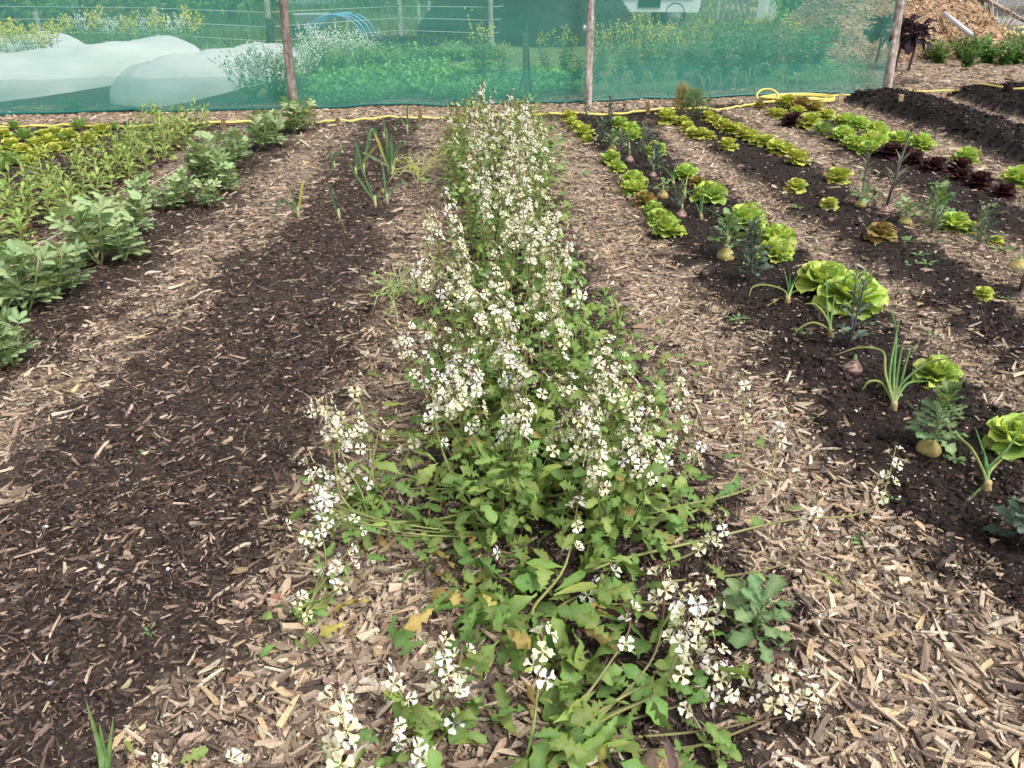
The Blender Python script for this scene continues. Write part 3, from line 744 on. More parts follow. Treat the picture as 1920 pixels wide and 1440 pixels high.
low = [bush("leafy_clump", "", "leafy plant", .28, .5, 9, 130, .12, (1.3, 1.45, 1.1), None, 0, .02, 50 + k) for k in range(2)]
dark = [bush("garden_shrub", "", "shrub", .42, .6, 12, 300, .11, (.75, .9, .6), None, 0, .02, 60 + k) for k in range(2)]
def put(protos, x, y, sc, label, group=None, cat=None):
    p = on(x, y); protos[int(RNG.integers(len(protos)))].put(p, RNG.uniform(0, 6.28), sc * RNG.uniform(.92, 1.08), label, group, cat)
for (x, y, s) in [(1120, 158, .8), (1160, 150, .85), (1195, 158, .8), (1235, 152, .9), (1275, 148, .85), (1180, 130, 1.0), (1215, 128, 1.0), (1250, 125, 1.0), (1130, 132, .9), (1060, 140, .8), (1020, 135, .7), (1310, 125, .9), (1480, 122, .9), (1395, 115, 1.0), (1440, 105, 1.0)]:
    put(brass, x, y, s * .82, "tall green brassica topped with yellow flowers behind the net near the crooked pole", "yellow-flowering brassicas behind the net")
for (x, y, s) in [(1320, 150, .9), (1360, 148, .95), (1400, 145, 1.0), (1445, 142, 1.0), (1490, 140, 1.0), (1530, 128, 1.0), (1350, 118, 1.1), (1420, 120, 1.0), (1500, 112, 1.1), (1545, 106, .9), (1290, 132, .9), (1080, 158, .6)]:
    put(plain, x, y, s * .9, "dark leafy brassica without flowers behind the net toward the chip heap", "leafy brassicas behind the net")
put(brass, 905, 150, .85, "single spindly yellow-flowering brassica behind the net above the rocket row's end"); put(brass, 945, 152, .5, "short spindly brassica beside the single yellow-flowering one behind the net")
for (x, y, s) in [(475, 192, .85), (520, 188, 1.0), (560, 176, .85)]: put(white, x, y, s, "leafy bush with white flowers just behind the net beside the short fleece tunnel", "white-flowering bushes at the short tunnel")
for (x, y, s) in [(590, 140, .85), (635, 138, .95), (680, 132, .9), (610, 125, .95)]: put(white, x, y, s, "bush thick with white blossom behind the brown pole", "white-flowering bushes behind the brown pole")
for k in range(7): put(thin[:1], -40 + k * 24, 128 + (k % 3) * 4, .85, "yellow-flowering brassica behind the farthest fleece tunnel", "yellow brassicas behind the tunnels")
for k in range(9): put([thin[k % 2]], 130 + k * 30, 112 - (k % 3) * 3, .95, ("yellow" if k % 2 == 0 else "white") + "-flowering brassica in the far row behind the tunnels", "yellow brassicas in the far row" if k % 2 == 0 else "white brassicas in the far row")
for k in range(12): put(low, 690 + k * 22 + RNG.uniform(-4, 4), 112 + RNG.uniform(-3, 3), 1.0, "low leafy cabbage-like plant in the row before the dark mulch", "low leafy row behind the net")
for (x, y) in [(730, 130), (755, 124), (700, 128)]: put(low, x, y, 1.1, "bright leafy clump in the green patch behind the net", "bright leafy clumps")
for (x, y) in [(255, 178), (285, 168), (232, 186), (305, 160), (140, 205), (270, 172)]: put(low, x, y, .55, "small green plant on soil between the fleece tunnels", "plants between the fleece tunnels")
def carpet(name, label, poly, n, size, tint, seed):
    rg = np.random.default_rng(seed); P = GP(poly); xs, ys = [p[0] for p in P], [p[1] for p in P]; b = B()
    X, Y = rg.uniform(min(xs), max(xs), n), rg.uniform(min(ys), max(ys), n); k = (poly_sd(P, X, Y) > 0) & (fbm(X * 2.2, Y * 2.2, 2, seed) > .38); X, Y = X[k], Y[k]; Z = height(X, Y)
    for x, y, z in zip(X, Y, Z):
        d = dirv(rg.uniform(0, 6.28), rg.uniform(.1, 1.1)); s = size * rg.uniform(.6, 1.4); b.tp(SL[0], frame(d, (0, 0, 1), (s * 1.3, s, s)), (x, y, z + rg.uniform(.01, .08)), np.array(tint) * rg.uniform(.65, 1.35))
    b.obj(name, M['leaf'], label=label, cat="ground cover", kind="stuff")
carpet("green_manure", "low green leafy cover crop filling the plot behind the net", [(560, 200), (850, 192), (1090, 182), (1080, 140), (840, 118), (620, 125), (590, 150)], 11000, .085, (1.5, 1.7, 1.2), 4)
carpet("low_greens", "low green ground cover beyond the net near the chip heap", [(1440, 165), (1640, 150), (1620, 125), (1540, 118), (1440, 140)], 2600, .06, (1.5, 1.7, 1.1), 6)
def grass(name, label, poly, n, h, seed):
    rg = np.random.default_rng(seed); P = GP(poly); xs, ys = [p[0] for p in P], [p[1] for p in P]
    X, Y = rg.uniform(min(xs), max(xs), n), rg.uniform(min(ys), max(ys), n); k = (poly_sd(P, X, Y) > 0) & (fbm(X * .7, Y * .7, 3, seed) > .42); X, Y = X[k], Y[k]; m = len(X); Z = height(X, Y)
    a = rg.uniform(0, 6.28, m); hh = h * rg.uniform(.4, 1.4, m); w = .012 * (Y / 14); l = rg.normal(0, .5, (m, 2)) * hh[:, None]
    p0 = np.stack([X - np.cos(a) * w, Y - np.sin(a) * w, Z - .01], 1); p1 = np.stack([X + np.cos(a) * w, Y + np.sin(a) * w, Z - .01], 1); p2 = np.stack([X + l[:, 0], Y + l[:, 1], Z + hh], 1)
    V = np.stack([p0, p1, p2], 1).reshape(-1, 3); T = np.arange(m * 3).reshape(-1, 3); c = np.array((.11, .165, .06)) * rg.uniform(.5, 1.6, (m, 1)) * (1, 1, 1); c[rg.random(m) < .2] *= (1.8, 1.3, 1.2)
    B().add(V, None, T, np.repeat(c, 3, 0)).obj(name, M['leaf'], label=label, cat="grass", kind="stuff", smooth=False)
grass("rough_grass", "rough green grass across the far field behind the net", [(-300, 110), (560, 95), (900, 85), (900, 8), (-300, 8)], 90000, .22, 2)
grass("verge_grass", "tufts of grass around the parked van and heaps", [(1100, 120), (1640, 100), (1640, 6), (1100, 6)], 26000, .18, 3)
# dead strap leaves drooping at the foot of the brassicas
b = B(); rg = np.random.default_rng(5)
for k in range(70):
    x_ = rg.uniform(1130, 1620); p = np.array(on(x_, rg.uniform(146, 182 - (x_ - 1130) * .036))); a = rg.uniform(0, 6.28); L = rg.uniform(.12, .3); d = np.array((math.cos(a), math.sin(a), 0))
    P = np.array([p, p + d * L * .3 + (0, 0, L * .7), p + d * L * .7 + (0, 0, L * .75), p + d * L + (0, 0, L * .2)]); P = spline(P, 3); b.tube(P, .007, np.array((.42, .38, .2)) * rg.uniform(.6, 1.1), 4, False)
b.obj("dead_leaves", M['leaf'], label="yellowed strap leaves drooping at the foot of the brassicas", cat="dead leaves", kind="stuff")

# ------------------------------------------------------------------ posts, wires, heaps and vehicles beyond
def stake(x, y, topx, topy, r, col, label, name="fence_post", cat="post", group=None):
    p = np.array(on(x, y)); q = np.array(at_depth(topx, topy, p[1])); b = rough_pole([(0, 0, -.1), (q - p) * .5, q - p], r, r * .9, (col, tuple(c * .7 for c in col)))
    return obj(name, b.mesh(name, M['bark']), loc=tuple(p), label=label, cat=cat, group=group)
st = stake(988, 190, 983, 62, .032, (.16, .13, .08), "dark wooden stake with props close behind the net at the row's end", "garden_stake", "stake")
p0 = np.array(st.location)
for (a, b_, r) in (((985, 120), (974, 170), .010), ((987, 45), (996, 188), .016)):
    q0, q1 = np.array(at_depth(*a, p0[1] + .03)), np.array(at_depth(*b_, p0[1] + .03)); bb = B(); bb.tube([q0 - p0, (q0 + q1) / 2 - p0, q1 - p0], r, (.03, .06, .05), 7); bb.obj("prop", M['wood'], st)
bb = B(); q = np.array(at_depth(985, 44, p0[1] + .03)) - p0
for k in range(9): d = dirv(k * 2.4, RNG.uniform(-.2, 1)); bb.tube([q, q + d * .06], [.014, .006], (.03, .05, .05), 5)
bb.obj("knot", M['wood'], st)
for (x, y, tx, ty, lab) in [(80, 82, 65, 22, "leaning grey fence post before the far bushes behind the farthest tunnel"), (300, 88, 288, 12, "grey fence post behind the far flowering row"), (508, 104, 497, -30, "tall grey post near the wheelbarrow side of the brown pole"), (752, 80, 747, -20, "thin grey fence post standing before the dark mulch patch"), (922, 86, 918, -30, "grey fence post in front of the dark compost mound"), (1168, 34, 1168, -40, "grey fence post in front of the parked van"), (1080, 60, 1086, -30, "fence post beside the dark mound next to the crooked pole")]:
    stake(x, y, tx, ty, .055, (.34, .34, .30), lab)
stake(510, 106, 505, 34, .075, (.07, .08, .07), "short dark thick post beside the tall grey post")
for k, (x, y) in enumerate([(560, 66), (580, 64), (612, 62), (628, 62), (652, 60), (785, 40), (805, 36)]): stake(x, y, x + RNG.uniform(-3, 3), y - 34, .05, (.40, .40, .36), "slim pale post of the distant fence beyond the wheelbarrow", group="posts of the distant fence")
wr = thing("wire_fence", (0, 0, 0), "thin horizontal wires strung between grey posts behind the net", "wire fence")
W0 = [on(-200, 84), on(80, 83), on(300, 88), on(508, 104), on(752, 80), on(922, 86), on(1168, 36)]
for h_ in (.25, .5, .75, 1.0, 1.25):
    b = B(); b.tube([(q[0], q[1], q[2] + h_ + RNG.normal(0, .01)) for q in W0], .006, (.5, .52, .5), 4); b.obj("wire", M['plastic'], wr)

def heap(name, label, cat, cx, cy, rx, ry, H, m_, col, bits, bcols, seed, pw=1.0, L=.05):
    rg = np.random.default_rng(seed); root = thing(name, (cx, cy, hz(cx, cy) - .05), label, cat); nr, na = 34, 72; V, C = [], []
    def hf(r, a): return H * max(0, 1 - r) ** pw * (1 + .18 * (float(fbm(math.cos(a) * 2 + 5, math.sin(a) * 2 + r * 3, 3, seed)) - .5)) * (1 - .25 * math.exp(-(r / .25) ** 2))
    for i in range(nr):
        for j in range(na):
            r, a = i / (nr - 1), j * 6.2832 / na; rr = r * (1 + .12 * math.sin(a * 3 + seed) + .06 * math.sin(a * 7)); V.append((rr * rx * math.cos(a), rr * ry * math.sin(a), hf(r, a) + rg.normal(0, .012))); C.append(np.array(col) * rg.uniform(.6, 1.4))
    Q = [(i * na + j, i * na + (j + 1) % na, (i + 1) * na + (j + 1) % na, (i + 1) * na + j) for i in range(nr - 1) for j in range(na)]
    B().add(V, Q, None, C).obj("mound", m_, root)
    r, a = np.sqrt(rg.random(bits)), rg.uniform(0, 6.28, bits); k = 1 + .12 * np.sin(a * 3 + seed) + .06 * np.sin(a * 7)
    Z = np.array([hf(q, t) for q, t in zip(r, a)]); P = np.stack([r * k * rx * np.cos(a), r * k * ry * np.sin(a), Z + rg.uniform(-.01, .02, bits)], 1)
    Lc = np.clip(rg.lognormal(math.log(L), .4, bits), .015, .12); Wc = Lc * rg.uniform(.25, .6, bits); Cc = np.array(bcols)[rg.integers(len(bcols), size=bits)] * rg.uniform(.75, 1.2, (bits, 1))
    B().add(*sticks(P, Lc, Wc, Wc * .4, rg.uniform(0, 3.14, bits), rg.normal(0, .3, bits), rg.normal(0, .3, bits), Cc, False)).obj("loose_bits", m_, root, smooth=False, kind="stuff")
heap("wood_chip_heap", "tall cone of orange-brown wood chips behind the end post", "wood chips", HEAP[0], HEAP[1], 2.5, 2.4, 2.3, M['chip'], (.30, .20, .12), 28000, [(.50, .33, .20), (.40, .24, .14), (.56, .42, .28), (.28, .16, .09), (.46, .36, .26)], 3, 1.05, .04)
cm = on(1010, 88); heap("compost_mound", "large dark compost mound behind the net left of the parked van", "compost heap", cm[0] + .1, cm[1] + 2.0, 2.5, 2.0, 2.1, M['soil'], (.022, .022, .020), 4000, [(.03, .026, .022), (.06, .05, .04), (.02, .02, .018)], 5, .55)
mm = on(750, 88); heap("mulch_patch", "low dark mulch patch in the plot behind the low leafy row", "mulch", mm[0], mm[1] + .6, 1.1, 1.0, .22, M['soil'], (.02, .022, .02), 1200, [(.03, .026, .022), (.05, .04, .035)], 6, .4)
gm = on(885, 48); heap("rubble_heap", "grey-blue sheeted heap beside the dark mound", "heap", gm[0] - .2, gm[1], 1.6, 1.0, .55, M['plastic'], (.30, .36, .40), 300, [(.4, .42, .42), (.25, .28, .3)], 7, .6)
# grey-white pole resting on the chip heap
b = B(); q0, q1 = np.array(at_depth(1770, 25, 15.6)), np.array(at_depth(1822, 66, 15.0)); b.tube([q0, (q0 + q1) / 2, q1], .045, (.55, .56, .58), 8); b.obj("scaffold_pole", M['plastic'], label="pale pole lying down the flank of the chip heap", cat="pole")
# blue hoops and wheelbarrow
for k in range(4):
    p = np.array(on(628 + k * 9, 82 - k * 2)); b = B(); b.tube([(math.cos(t) * .62, .1 * math.cos(t), math.sin(t) * .58) for t in np.linspace(0, math.pi, 16)], .022, (.12, .30, .48), 7); b.obj("blue_hoop", M['plastic'], label="blue pipe hoop arching over a bed beyond the white-flowering bushes", cat="hoop", group="blue pipe hoops", loc=tuple(p))
p = np.array(on(590, 76)); root = thing("wheelbarrow", tuple(p), "grey wheelbarrow standing on grass beyond the brown pole", "wheelbarrow", None, .3)
V = [(-.42, -.28, .55), (.45, -.28, .55), (.45, .28, .55), (-.42, .28, .55), (-.25, -.17, .30), (.22, -.17, .30), (.22, .17, .30), (-.25, .17, .30)]
V += [(v[0] * .96, v[1] * .95, v[2] + .012) for v in V]
Q = [(0, 1, 5, 4), (1, 2, 6, 5), (2, 3, 7, 6), (3, 0, 4, 7), (4, 5, 6, 7), (8, 12, 13, 9), (9, 13, 14, 10), (10, 14, 15, 11), (11, 15, 12, 8), (12, 15, 14, 13), (0, 8, 9, 1), (1, 9, 10, 2), (2, 10, 11, 3), (3, 11, 8, 0)]
B().add(V, Q, None, (.22, .25, .25)).obj("tray", M['paint'], root, smooth=False)
for s in (-1, 1):
    b = B(); b.tube([(-.55, .05 * s, .2), (.2, .18 * s, .28), (.75, .3 * s, .55), (.95, .3 * s, .57)], .018, (.06, .07, .07), 6); b.obj("handle", M['plastic'], root)
    b = B(); b.tube([(.3, .2 * s, .3), (.36, .24 * s, 0)], .016, (.06, .07, .07), 6); b.obj("leg", M['plastic'], root)
b = B(); b.tube([(-.55 + .15 * math.cos(t), 0, .19 + .15 * math.sin(t)) for t in np.linspace(0, 6.2832, 20)], .042, (.03, .03, .03), 8, False); b.obj("wheel", M['plastic'], root)
# the parked van
def van():
    p = np.array(at_depth(1205, 30, 25.0)); p[2] = hz(p[0], p[1]); root = thing("parked_van", (p[0] - 1.0, p[1], p[2]), "silver-white van parked beyond the net with its side door open", "van")
    prof = [(-2.6, .42), (-2.62, .95), (-2.45, 1.12), (-1.7, 1.3), (-1.05, 1.95), (-.7, 2.05), (2.25, 2.05), (2.42, 1.85), (2.46, .5), (2.4, .36)]
    def side(y): return [(x, y * (1 - .09 * max(0, z - 1.2)), z) for x, z in prof]
    n = len(prof); V = side(-.92) + side(.92); Q = [(i, (i + 1) % n, n + (i + 1) % n, n + i) for i in range(n)]; c = (.62, .66, .68)
    b = B(); b.add(V, Q, None, c)
    for o_, fl_ in ((0, 1), (n, -1)):
        for tri in [(0, 1, 2), (0, 2, 3), (0, 3, 9), (3, 4, 5), (3, 5, 6), (3, 6, 8), (6, 7, 8), (3, 8, 9)]: b.add([V[o_ + i] for i in (tri if fl_ > 0 else tri[::-1])], None, [(0, 1, 2)], c)
    b.obj("body", M['paint'], root, smooth=False)
    B().box((1.0, -.935, 1.12), (.62, .05, 1.25), (.02, .03, .03)).obj("door_opening", M['plastic'], root)
    B().box((1.8, -.945, .75), (.95, .05, .07), (.45, .48, .5)).obj("side_moulding", M['plastic'], root)
    B().box((0.1, -.945, .75), (1.1, .05, .07), (.45, .48, .5)).obj("side_moulding", M['plastic'], root)
    B().box((-1.05, -.90, 1.52), (.7, .06, .42), (.03, .04, .05)).obj("window", M['paint'], root)
    B().box((2.47, -.5, .52), (.1, .8, .18), (.05, .05, .05)).obj("bumper", M['plastic'], root)
    B().box((2.46, -.84, 1.2), (.05, .1, .4), (.35, .02, .02)).obj("tail_light", M['plastic'], root)
    for x in (-1.75, 1.75):
        for s in (-1, 1):
            w = B(); w.tube([(x + .27 * math.cos(t), s * .84, .33 + .27 * math.sin(t)) for t in np.linspace(0, 6.2832, 24)], .085, (.015, .015, .015), 8, False); w_ = w.obj("wheel", M['plastic'], root)
            h = B(); h.tube([(x, s * .80, .33), (x, s * .9, .33)], .2, (.35, .36, .37), 14); h.obj("rim", M['paint'], w_)
van()
# pallets and pale shed wall by the chip heap
p = np.array(at_depth(1372, 34, 27)); p[2] = hz(p[0], p[1]); root = thing("pallet", tuple(p), "wooden pallet leaning upright beyond the leafy brassicas", "pallet", None, .2)
for k in range(6): B().box((-.5 + k * .2, .05 * k * 0, .55), (.1, .025, 1.15), (.36, .34, .3)).obj("slat", M['wood'], root, smooth=False)
for z in (.1, .55, 1.0): B().box((0, .06, z), (1.15, .08, .09), (.28, .26, .22)).obj("rail", M['wood'], root, smooth=False)
p = np.array(at_depth(1545, 30, 26)); p[2] = hz(p[0], p[1]); root = thing("pale_shed", tuple(p), "pale corrugated shed wall behind the chip heap seen through the net", "shed")
for k in range(22):
    B().box((-2.0 + k * .2, .02 * (k % 2), 1.1), (.2, .03, 2.3), (.52, .56, .52) if k % 2 else (.44, .48, .45)).obj("cladding_panel", M['paint'], root, smooth=False)
B().box((0, .1, 2.27), (4.5, .3, .08), (.3, .34, .32)).obj("roof_edge", M['paint'], root, smooth=False)
B().box((.35, -.06, 1.0), (.16, .05, 1.9), (.04, .16, .11)).obj("door_frame", M['paint'], root, smooth=False)
# distant slatted shed
p = np.array(at_depth(575, 30, 34)); p[2] = hz(p[0], p[1]); root = thing("slatted_shed", tuple(p), "grey slatted shed far behind the brown pole", "shed")
for k in range(9): B().box((0, .01 * (k % 2), .1 + k * .24), (2.2, .04, .21), (.34, .37, .35)).obj("board", M['wood'], root, smooth=False)
for s in (-1, 1): B().box((s * 1.1, .3, 1.05), (.1, .7, 2.2), (.3, .32, .3)).obj("side_wall", M['wood'], root, smooth=False)

# ------------------------------------------------------------------ right of the net: board wall, rustic fence, flower bed, kale
p = np.array(at_depth(1840, 45, 20.5)); gz = hz(p[0], p[1]); root = thing("board_wall", (p[0], p[1], gz), "dark horizontal board wall behind the rustic pole fence", "wall")
for k in range(8):
    B().box((1.5, .01 * (k % 2), .12 + k * .2), (9.0, .03, .165), [(.20, .20, .21), (.36, .36, .37), (.12, .12, .13), (.28, .28, .29)][k % 4]).obj("board", M['wood'], root, smooth=False)
for k in range(5): B().box((-2.9 + k * 2.2, .06, .85), (.1, .08, 1.8), (.1, .1, .1)).obj("upright", M['wood'], root, smooth=False)
def pole(x0, y0, x1, y1, d0, d1, r, col, label, ground=True):
    a = np.array(at_depth(x0, y0, d0)); b_ = np.array(at_depth(x1, y1, d1))
    if ground: a[2] = hz(a[0], a[1]) - .05
    m_ = rough_pole([(0, 0, 0), (b_ - a) * .5 + RNG.normal(0, .03, 3) * (1, 1, 0), b_ - a], r, r * .85, (col, tuple(c * .65 for c in col))).mesh("rustic_pole", M['bark']); obj("rustic_pole", m_, loc=tuple(a), label=label, cat="pole")
pole(1832, 60, 1842, -30, 18.6, 18.6, .14, (.30, .25, .22), "thick upright rustic post by the pale pole's foot")
pole(1822, 56, 1824, -20, 18.9, 18.9, .07, (.10, .10, .11), "dark thin upright behind the thick rustic post")
pole(1784, 36, 1850, -22, 18.5, 18.5, .07, (.33, .27, .23), "slanting rustic pole rising right from the chip heap", False)
pole(1846, -2, 1925, 42, 18.4, 18.2, .10, (.34, .28, .24), "thick slanting rustic pole falling away to the right", False)
pole(1754, 20, 1758, -25, 19.4, 19.4, .08, (.30, .27, .25), "upright rustic post nearest the chip heap's peak")
pole(1862, 52, 1860, -20, 19.6, 19.6, .06, (.28, .25, .23), "thin upright post before the board wall")
pole(1940, 60, 1944, -20, 18.6, 18.6, .09, (.30, .26, .23), "upright rustic post at the far end of the board wall")
b = B(); p = np.array(at_depth(1870, 64, 17.8)); p[2] = hz(p[0], p[1])
for k in range(16):
    a = k * 2.4; d = dirv(a, RNG.uniform(.7, 1.3)) * RNG.uniform(.8, 1.5); b.tube([(0, 0, 0), d * .5 + (0, 0, .06), d], [.014, .011, .005], (.50, .42, .33), 5, False)
b.obj("bare_shrub", M['bark'], label="bare pale twiggy shrub in front of the board wall", cat="shrub", loc=tuple(p))
for (x, y, s) in [(1760, 118, .95), (1745, 112, .8), (1725, 100, .7), (1800, 112, 1.0), (1826, 108, 1.0), (1850, 118, 1.0), (1880, 122, .9), (1905, 120, .95), (1700, 98, .6), (1812, 126, .8), (1935, 118, 1.0)]:
    put(dark, x, y, s, "bushy green clump in the border in front of the chip heap", "green clumps along the border")
def daffodil(seed):
    rg = random.Random(seed); root = thing("daffodil_clump", (0, 0, 0), "", "daffodils"); b = B(); f = B()
    for k in range(16):
        a = k * 2.4; d = np.array((math.cos(a) * rg.uniform(.02, .14), math.sin(a) * rg.uniform(.02, .14), rg.uniform(.3, .45))); b.tube([(0, 0, 0), d * .5, d], [.008, .007, .002], (.16, .25, .15), 4, False)
        if k % 3 == 0: f.tp(DOT, np.eye(3) * .05, d, (.80, .74, .35))
    b.obj("leaves", M['leaf'], root, kind="stuff"); f.obj("blossom", M['petal'], root, kind="stuff"); return Proto(root)
daf = [daffodil(1), daffodil(2)]
for (x, y) in [(1858, 100), (1872, 102), (1886, 104), (1900, 104), (1915, 106), (1893, 96), (1930, 104)]: put(daf, x, y, 1.0, "clump of pale yellow daffodils behind the green border clumps", "daffodils in the border", "daffodils")
g = bush("grey_lavender", "silvery grey lavender mound beside the daffodils", "lavender", .35, .6, 14, 300, .05, (2.0, 1.3, 3.2), None, 0, .02, 77, scol=(.3, .27, .26)); g.put(on(1838, 96), 0, 1.0, None, None)
CK = [leaf_tpl([(0, .03), (.2, .05), (.35, .16), (.5, .2), (.65, .22), (.8, .2), (.92, .14), (1, .05)], 1.1, .2, .12, 6, 2, (.05, .03, .045), (.022, .011, .020), seed=s, asym=.3) for s in (1, 2, 3)]
def curly_kale(x, y, topx, topy, label, n=22, L=.34):
    p = np.array(on(x, y)); q = np.array(at_depth(topx, topy, p[1])) - p; root = thing("curly_kale", tuple(p), label, "kale"); b = B(); b.tube([(0, 0, -.03), q * .5 + (.02, 0, 0), q], [.022, .020, .017], (.10, .075, .085), 8); b.obj("stalk", M['stem'], root)
    for k in range(n):
        f = 1 - .22 * (k / n); a = k * 2.4; obj("leaf", CK[k % 3].mesh("leaf", M['leaf']), root, loc=q * f, R=frame(dirv(a, 1.15 - 1.3 * k / n), (0, 0, 1), L * RNG.uniform(.7, 1.1)))
curly_kale(1702, 134, 1720, 62, "dark purple curly kale with a drooping crown of leaves right of the end post")
curly_kale(1678, 128, 1694, 52, "dark purple curly kale leaning against the end post behind its twin", 20, .36)
curly_kale(1642, 118, 1656, 45, "dark kale seen through the net just left of the end post", 20, .36)
p = on(1889, 174); b = B(); t = blob_tpl(10, 8, (.016, .013, .012), [(0, .5), (.3, .52), (.6, .4), (.85, .22), (1, .06)], None, .12, 4); b.tp(t, np.diag((.13, .13, .15)), (0, 0, -.02)); b.obj("compost_lump", M['soil'], label="black compost lump standing at the hose on the farther black bed", cat="compost lump", loc=p)
# trees and shrubs of the far field
def tree(x, y, d, H, W, label, seed, tint=(.7, .9, .6), trunk=.08):
    rg = np.random.default_rng(seed); p = np.array(at_depth(x, y, d)); p[2] = hz(p[0], p[1]); root = thing("field_tree", tuple(p), label, "tree"); b = B()
    b.tube([(0, 0, -.1), (rg.normal(0, .1), 0, H * .3), (rg.normal(0, .2), 0, H * .8)], [.14, .11, .04], (.10, .08, .065), 8)
    ends = []
    for k in range(12):
        z = H * rg.uniform(trunk * .6, .8); a = k * 2.4; e = np.array((math.cos(a) * W * .4, math.sin(a) * W * .4, z + H * .15)); b.tube([(0, 0, z), e * (.5, .5, 1) - (0, 0, H * .05), e], [.05, .035, .015], (.10, .08, .065), 5, False); ends.append(e)
    b.obj("trunk", M['bark'], root); c = B()
    for k in range(1300):
        e = ends[int(rg.integers(12))] if rg.random() < .8 else np.array((0, 0, H * .8)); q = e + rg.normal(0, 1, 3) * (W * .14, W * .14, H * .09)
        c.tp(SL[0], frame(dirv(rg.uniform(0, 6.28), rg.uniform(-.8, .8)), rg.normal(0, 1, 3), .24 * rg.uniform(.6, 1.3)), q, np.array(tint) * rg.uniform(.5, 1.4))
    c.obj("crown", M['leaf'], root, kind="stuff")
tree(165, 50, 21.5, 3.2, 2.6, "dark leafy tree standing on the bank beyond the far flowering row", 1)
tree(20, 40, 24, 2.4, 3.4, "pale green spreading tree on the far bank behind the farthest tunnel", 2, (1.0, 1.15, .8))
tree(430, 30, 25, 2.6, 3.6, "broad dark tree on the bank left of the slatted shed", 3, (.7, .85, .7))
tree(320, 25, 30, 2.6, 4.2, "light green tree farthest up the grassy bank", 4, (1.1, 1.2, .8))
tree(690, 20, 32, 3.0, 4.5, "dark green tree far off beyond the slim pale posts", 5, (.7, .9, .7))
tree(830, 18, 36, 3.2, 5, "dark far tree left of the compost mound", 6, (.6, .8, .65))
tree(1500, 40, 22, 1.9, .9, "slim pale-leaved sapling in front of the pale shed", 7, (2.0, 1.9, 1.0), .1)

# ------------------------------------------------------------------ salad rocket in flower
RL = [leaf_tpl([(0, .012), (.17, .016), (.24, .10), (.30, .03), (.40, .17), (.48, .05), (.60, .24), (.69, .11), (.8, .21), (.86, .13), (.93, .11), (1, .01)], .7, .3, .03, 3, 1, (.20, .28, .10), (.135, .235, .034), seed=1, asym=.25),
      leaf_tpl([(0, .012), (.14, .02), (.29, .13), (.35, .1), (.49, .19), (.55, .155), (.68, .21), (.75, .16), (.88, .13), (1, .01)], 1.0, .2, .04, 2, 1, (.21, .30, .11), (.16, .265, .044), seed=2, asym=.2),
      leaf_tpl([(0, .01), (.2, .02), (.33, .13), (.4, .035), (.52, .19), (.6, .07), (.74, .17), (.82, .09), (.9, .09), (1, .005)], .3, .45, .03, 3, 1, (.19, .27, .09), (.12, .205, .032), seed=3, asym=.3),
      leaf_tpl([(0, .014), (.12, .02), (.3, .16), (.42, .2), (.5, .17), (.65, .23), (.73, .18), (.86, .17), (1, .02)], 1.3, .12, .05, 2, 1, (.23, .33, .12), (.185, .295, .052), seed=4, asym=.2),
      leaf_tpl([(0, .012), (.2, .05), (.4, .13), (.46, .1), (.6, .15), (.8, .1), (1, .01)], .2, .5, .02, 2, 1, (.24, .32, .10), (.21, .31, .05), seed=5, asym=.2)]
RL_Y = leaf_tpl([(0, .012), (.17, .02), (.3, .1), (.38, .05), (.5, .16), (.58, .1), (.72, .2), (.86, .14), (1, .02)], .9, .3, .07, 3, 1, (.40, .34, .11), (.36, .26, .08), seed=6, asym=.3)
RL_P = leaf_tpl([(0, .012), (.17, .02), (.3, .1), (.5, .16), (.58, .12), (.72, .18), (.86, .12), (1, .02)], 1.2, .4, .07, 3, 1, (.20, .12, .12), (.13, .085, .085), seed=7, asym=.3)
def flower_tpl(c0, c1, lift, seed):
    rg = random.Random(seed); b = B()
    for q in range(4):
        a = q * math.pi / 2 + rg.uniform(-.18, .18); V, C = [], []; up = lift + rg.uniform(-.15, .2)
        for (t, w, dz) in ((.06, .05, 0), (.42, .11, .10), (.70, .40, .12), (.92, .42, .04), (1.03, .22, 0)):
            for s in (-1, 0, 1):
                r, z = t * math.cos(up), t * math.sin(up) + dz - (.05 if s == 0 and t > .5 else 0)
                if s == 0 and t > .95: r -= .07
                V.append((r * math.cos(a) - s * w * math.sin(a), r * math.sin(a) + s * w * math.cos(a), z))
                c = np.array(c0) * (1 - t) + np.array(c1) * t
                if s == 0: c = c * (.9, .85, .82)
                C.append(c)
        Q = [(i * 3 + j, i * 3 + j + 1, i * 3 + 4 + j, i * 3 + 3 + j) for i in range(4) for j in range(2)]
        b.add(V, Q, None, C)
    b.tube([(0, 0, -.62), (0, 0, -.3), (0, 0, .04)], [.07, .13, .10], [(.14, .13, .05), (.15, .045, .05), (.17, .06, .06)], 5, False)
    return b.tpl()
FL = [flower_tpl((.68, .67, .38), (.88, .86, .70), .10, 1), flower_tpl((.72, .71, .52), (.90, .89, .83), .3, 2), flower_tpl((.70, .69, .42), (.89, .87, .74), .7, 3), flower_tpl((.75, .74, .66), (.91, .91, .92), -.05, 4), flower_tpl((.64, .60, .30), (.86, .82, .58), .15, 5)]
def buds_tpl(seed):
    rg = random.Random(seed); b = B()
    t = blob_tpl(4, 4, (.075, .022, .026), [(0, .12), (.5, .27), (1, .08)], (.11, .045, .035), seed=seed)
    for k in range(12):
        a, el = k * 2.4, 1.45 - k * .1 + rg.uniform(-.1, .1); d = dirv(a, el)
        b.tp(t, frame((-math.sin(a), math.cos(a), 0), d, .42 + rg.uniform(-.08, .1)), d * (.25 + .03 * k) - np.array((0, 0, .025 * k)))
    return b.tpl()
BUD = [buds_tpl(1), buds_tpl(2)]
RM = RNG
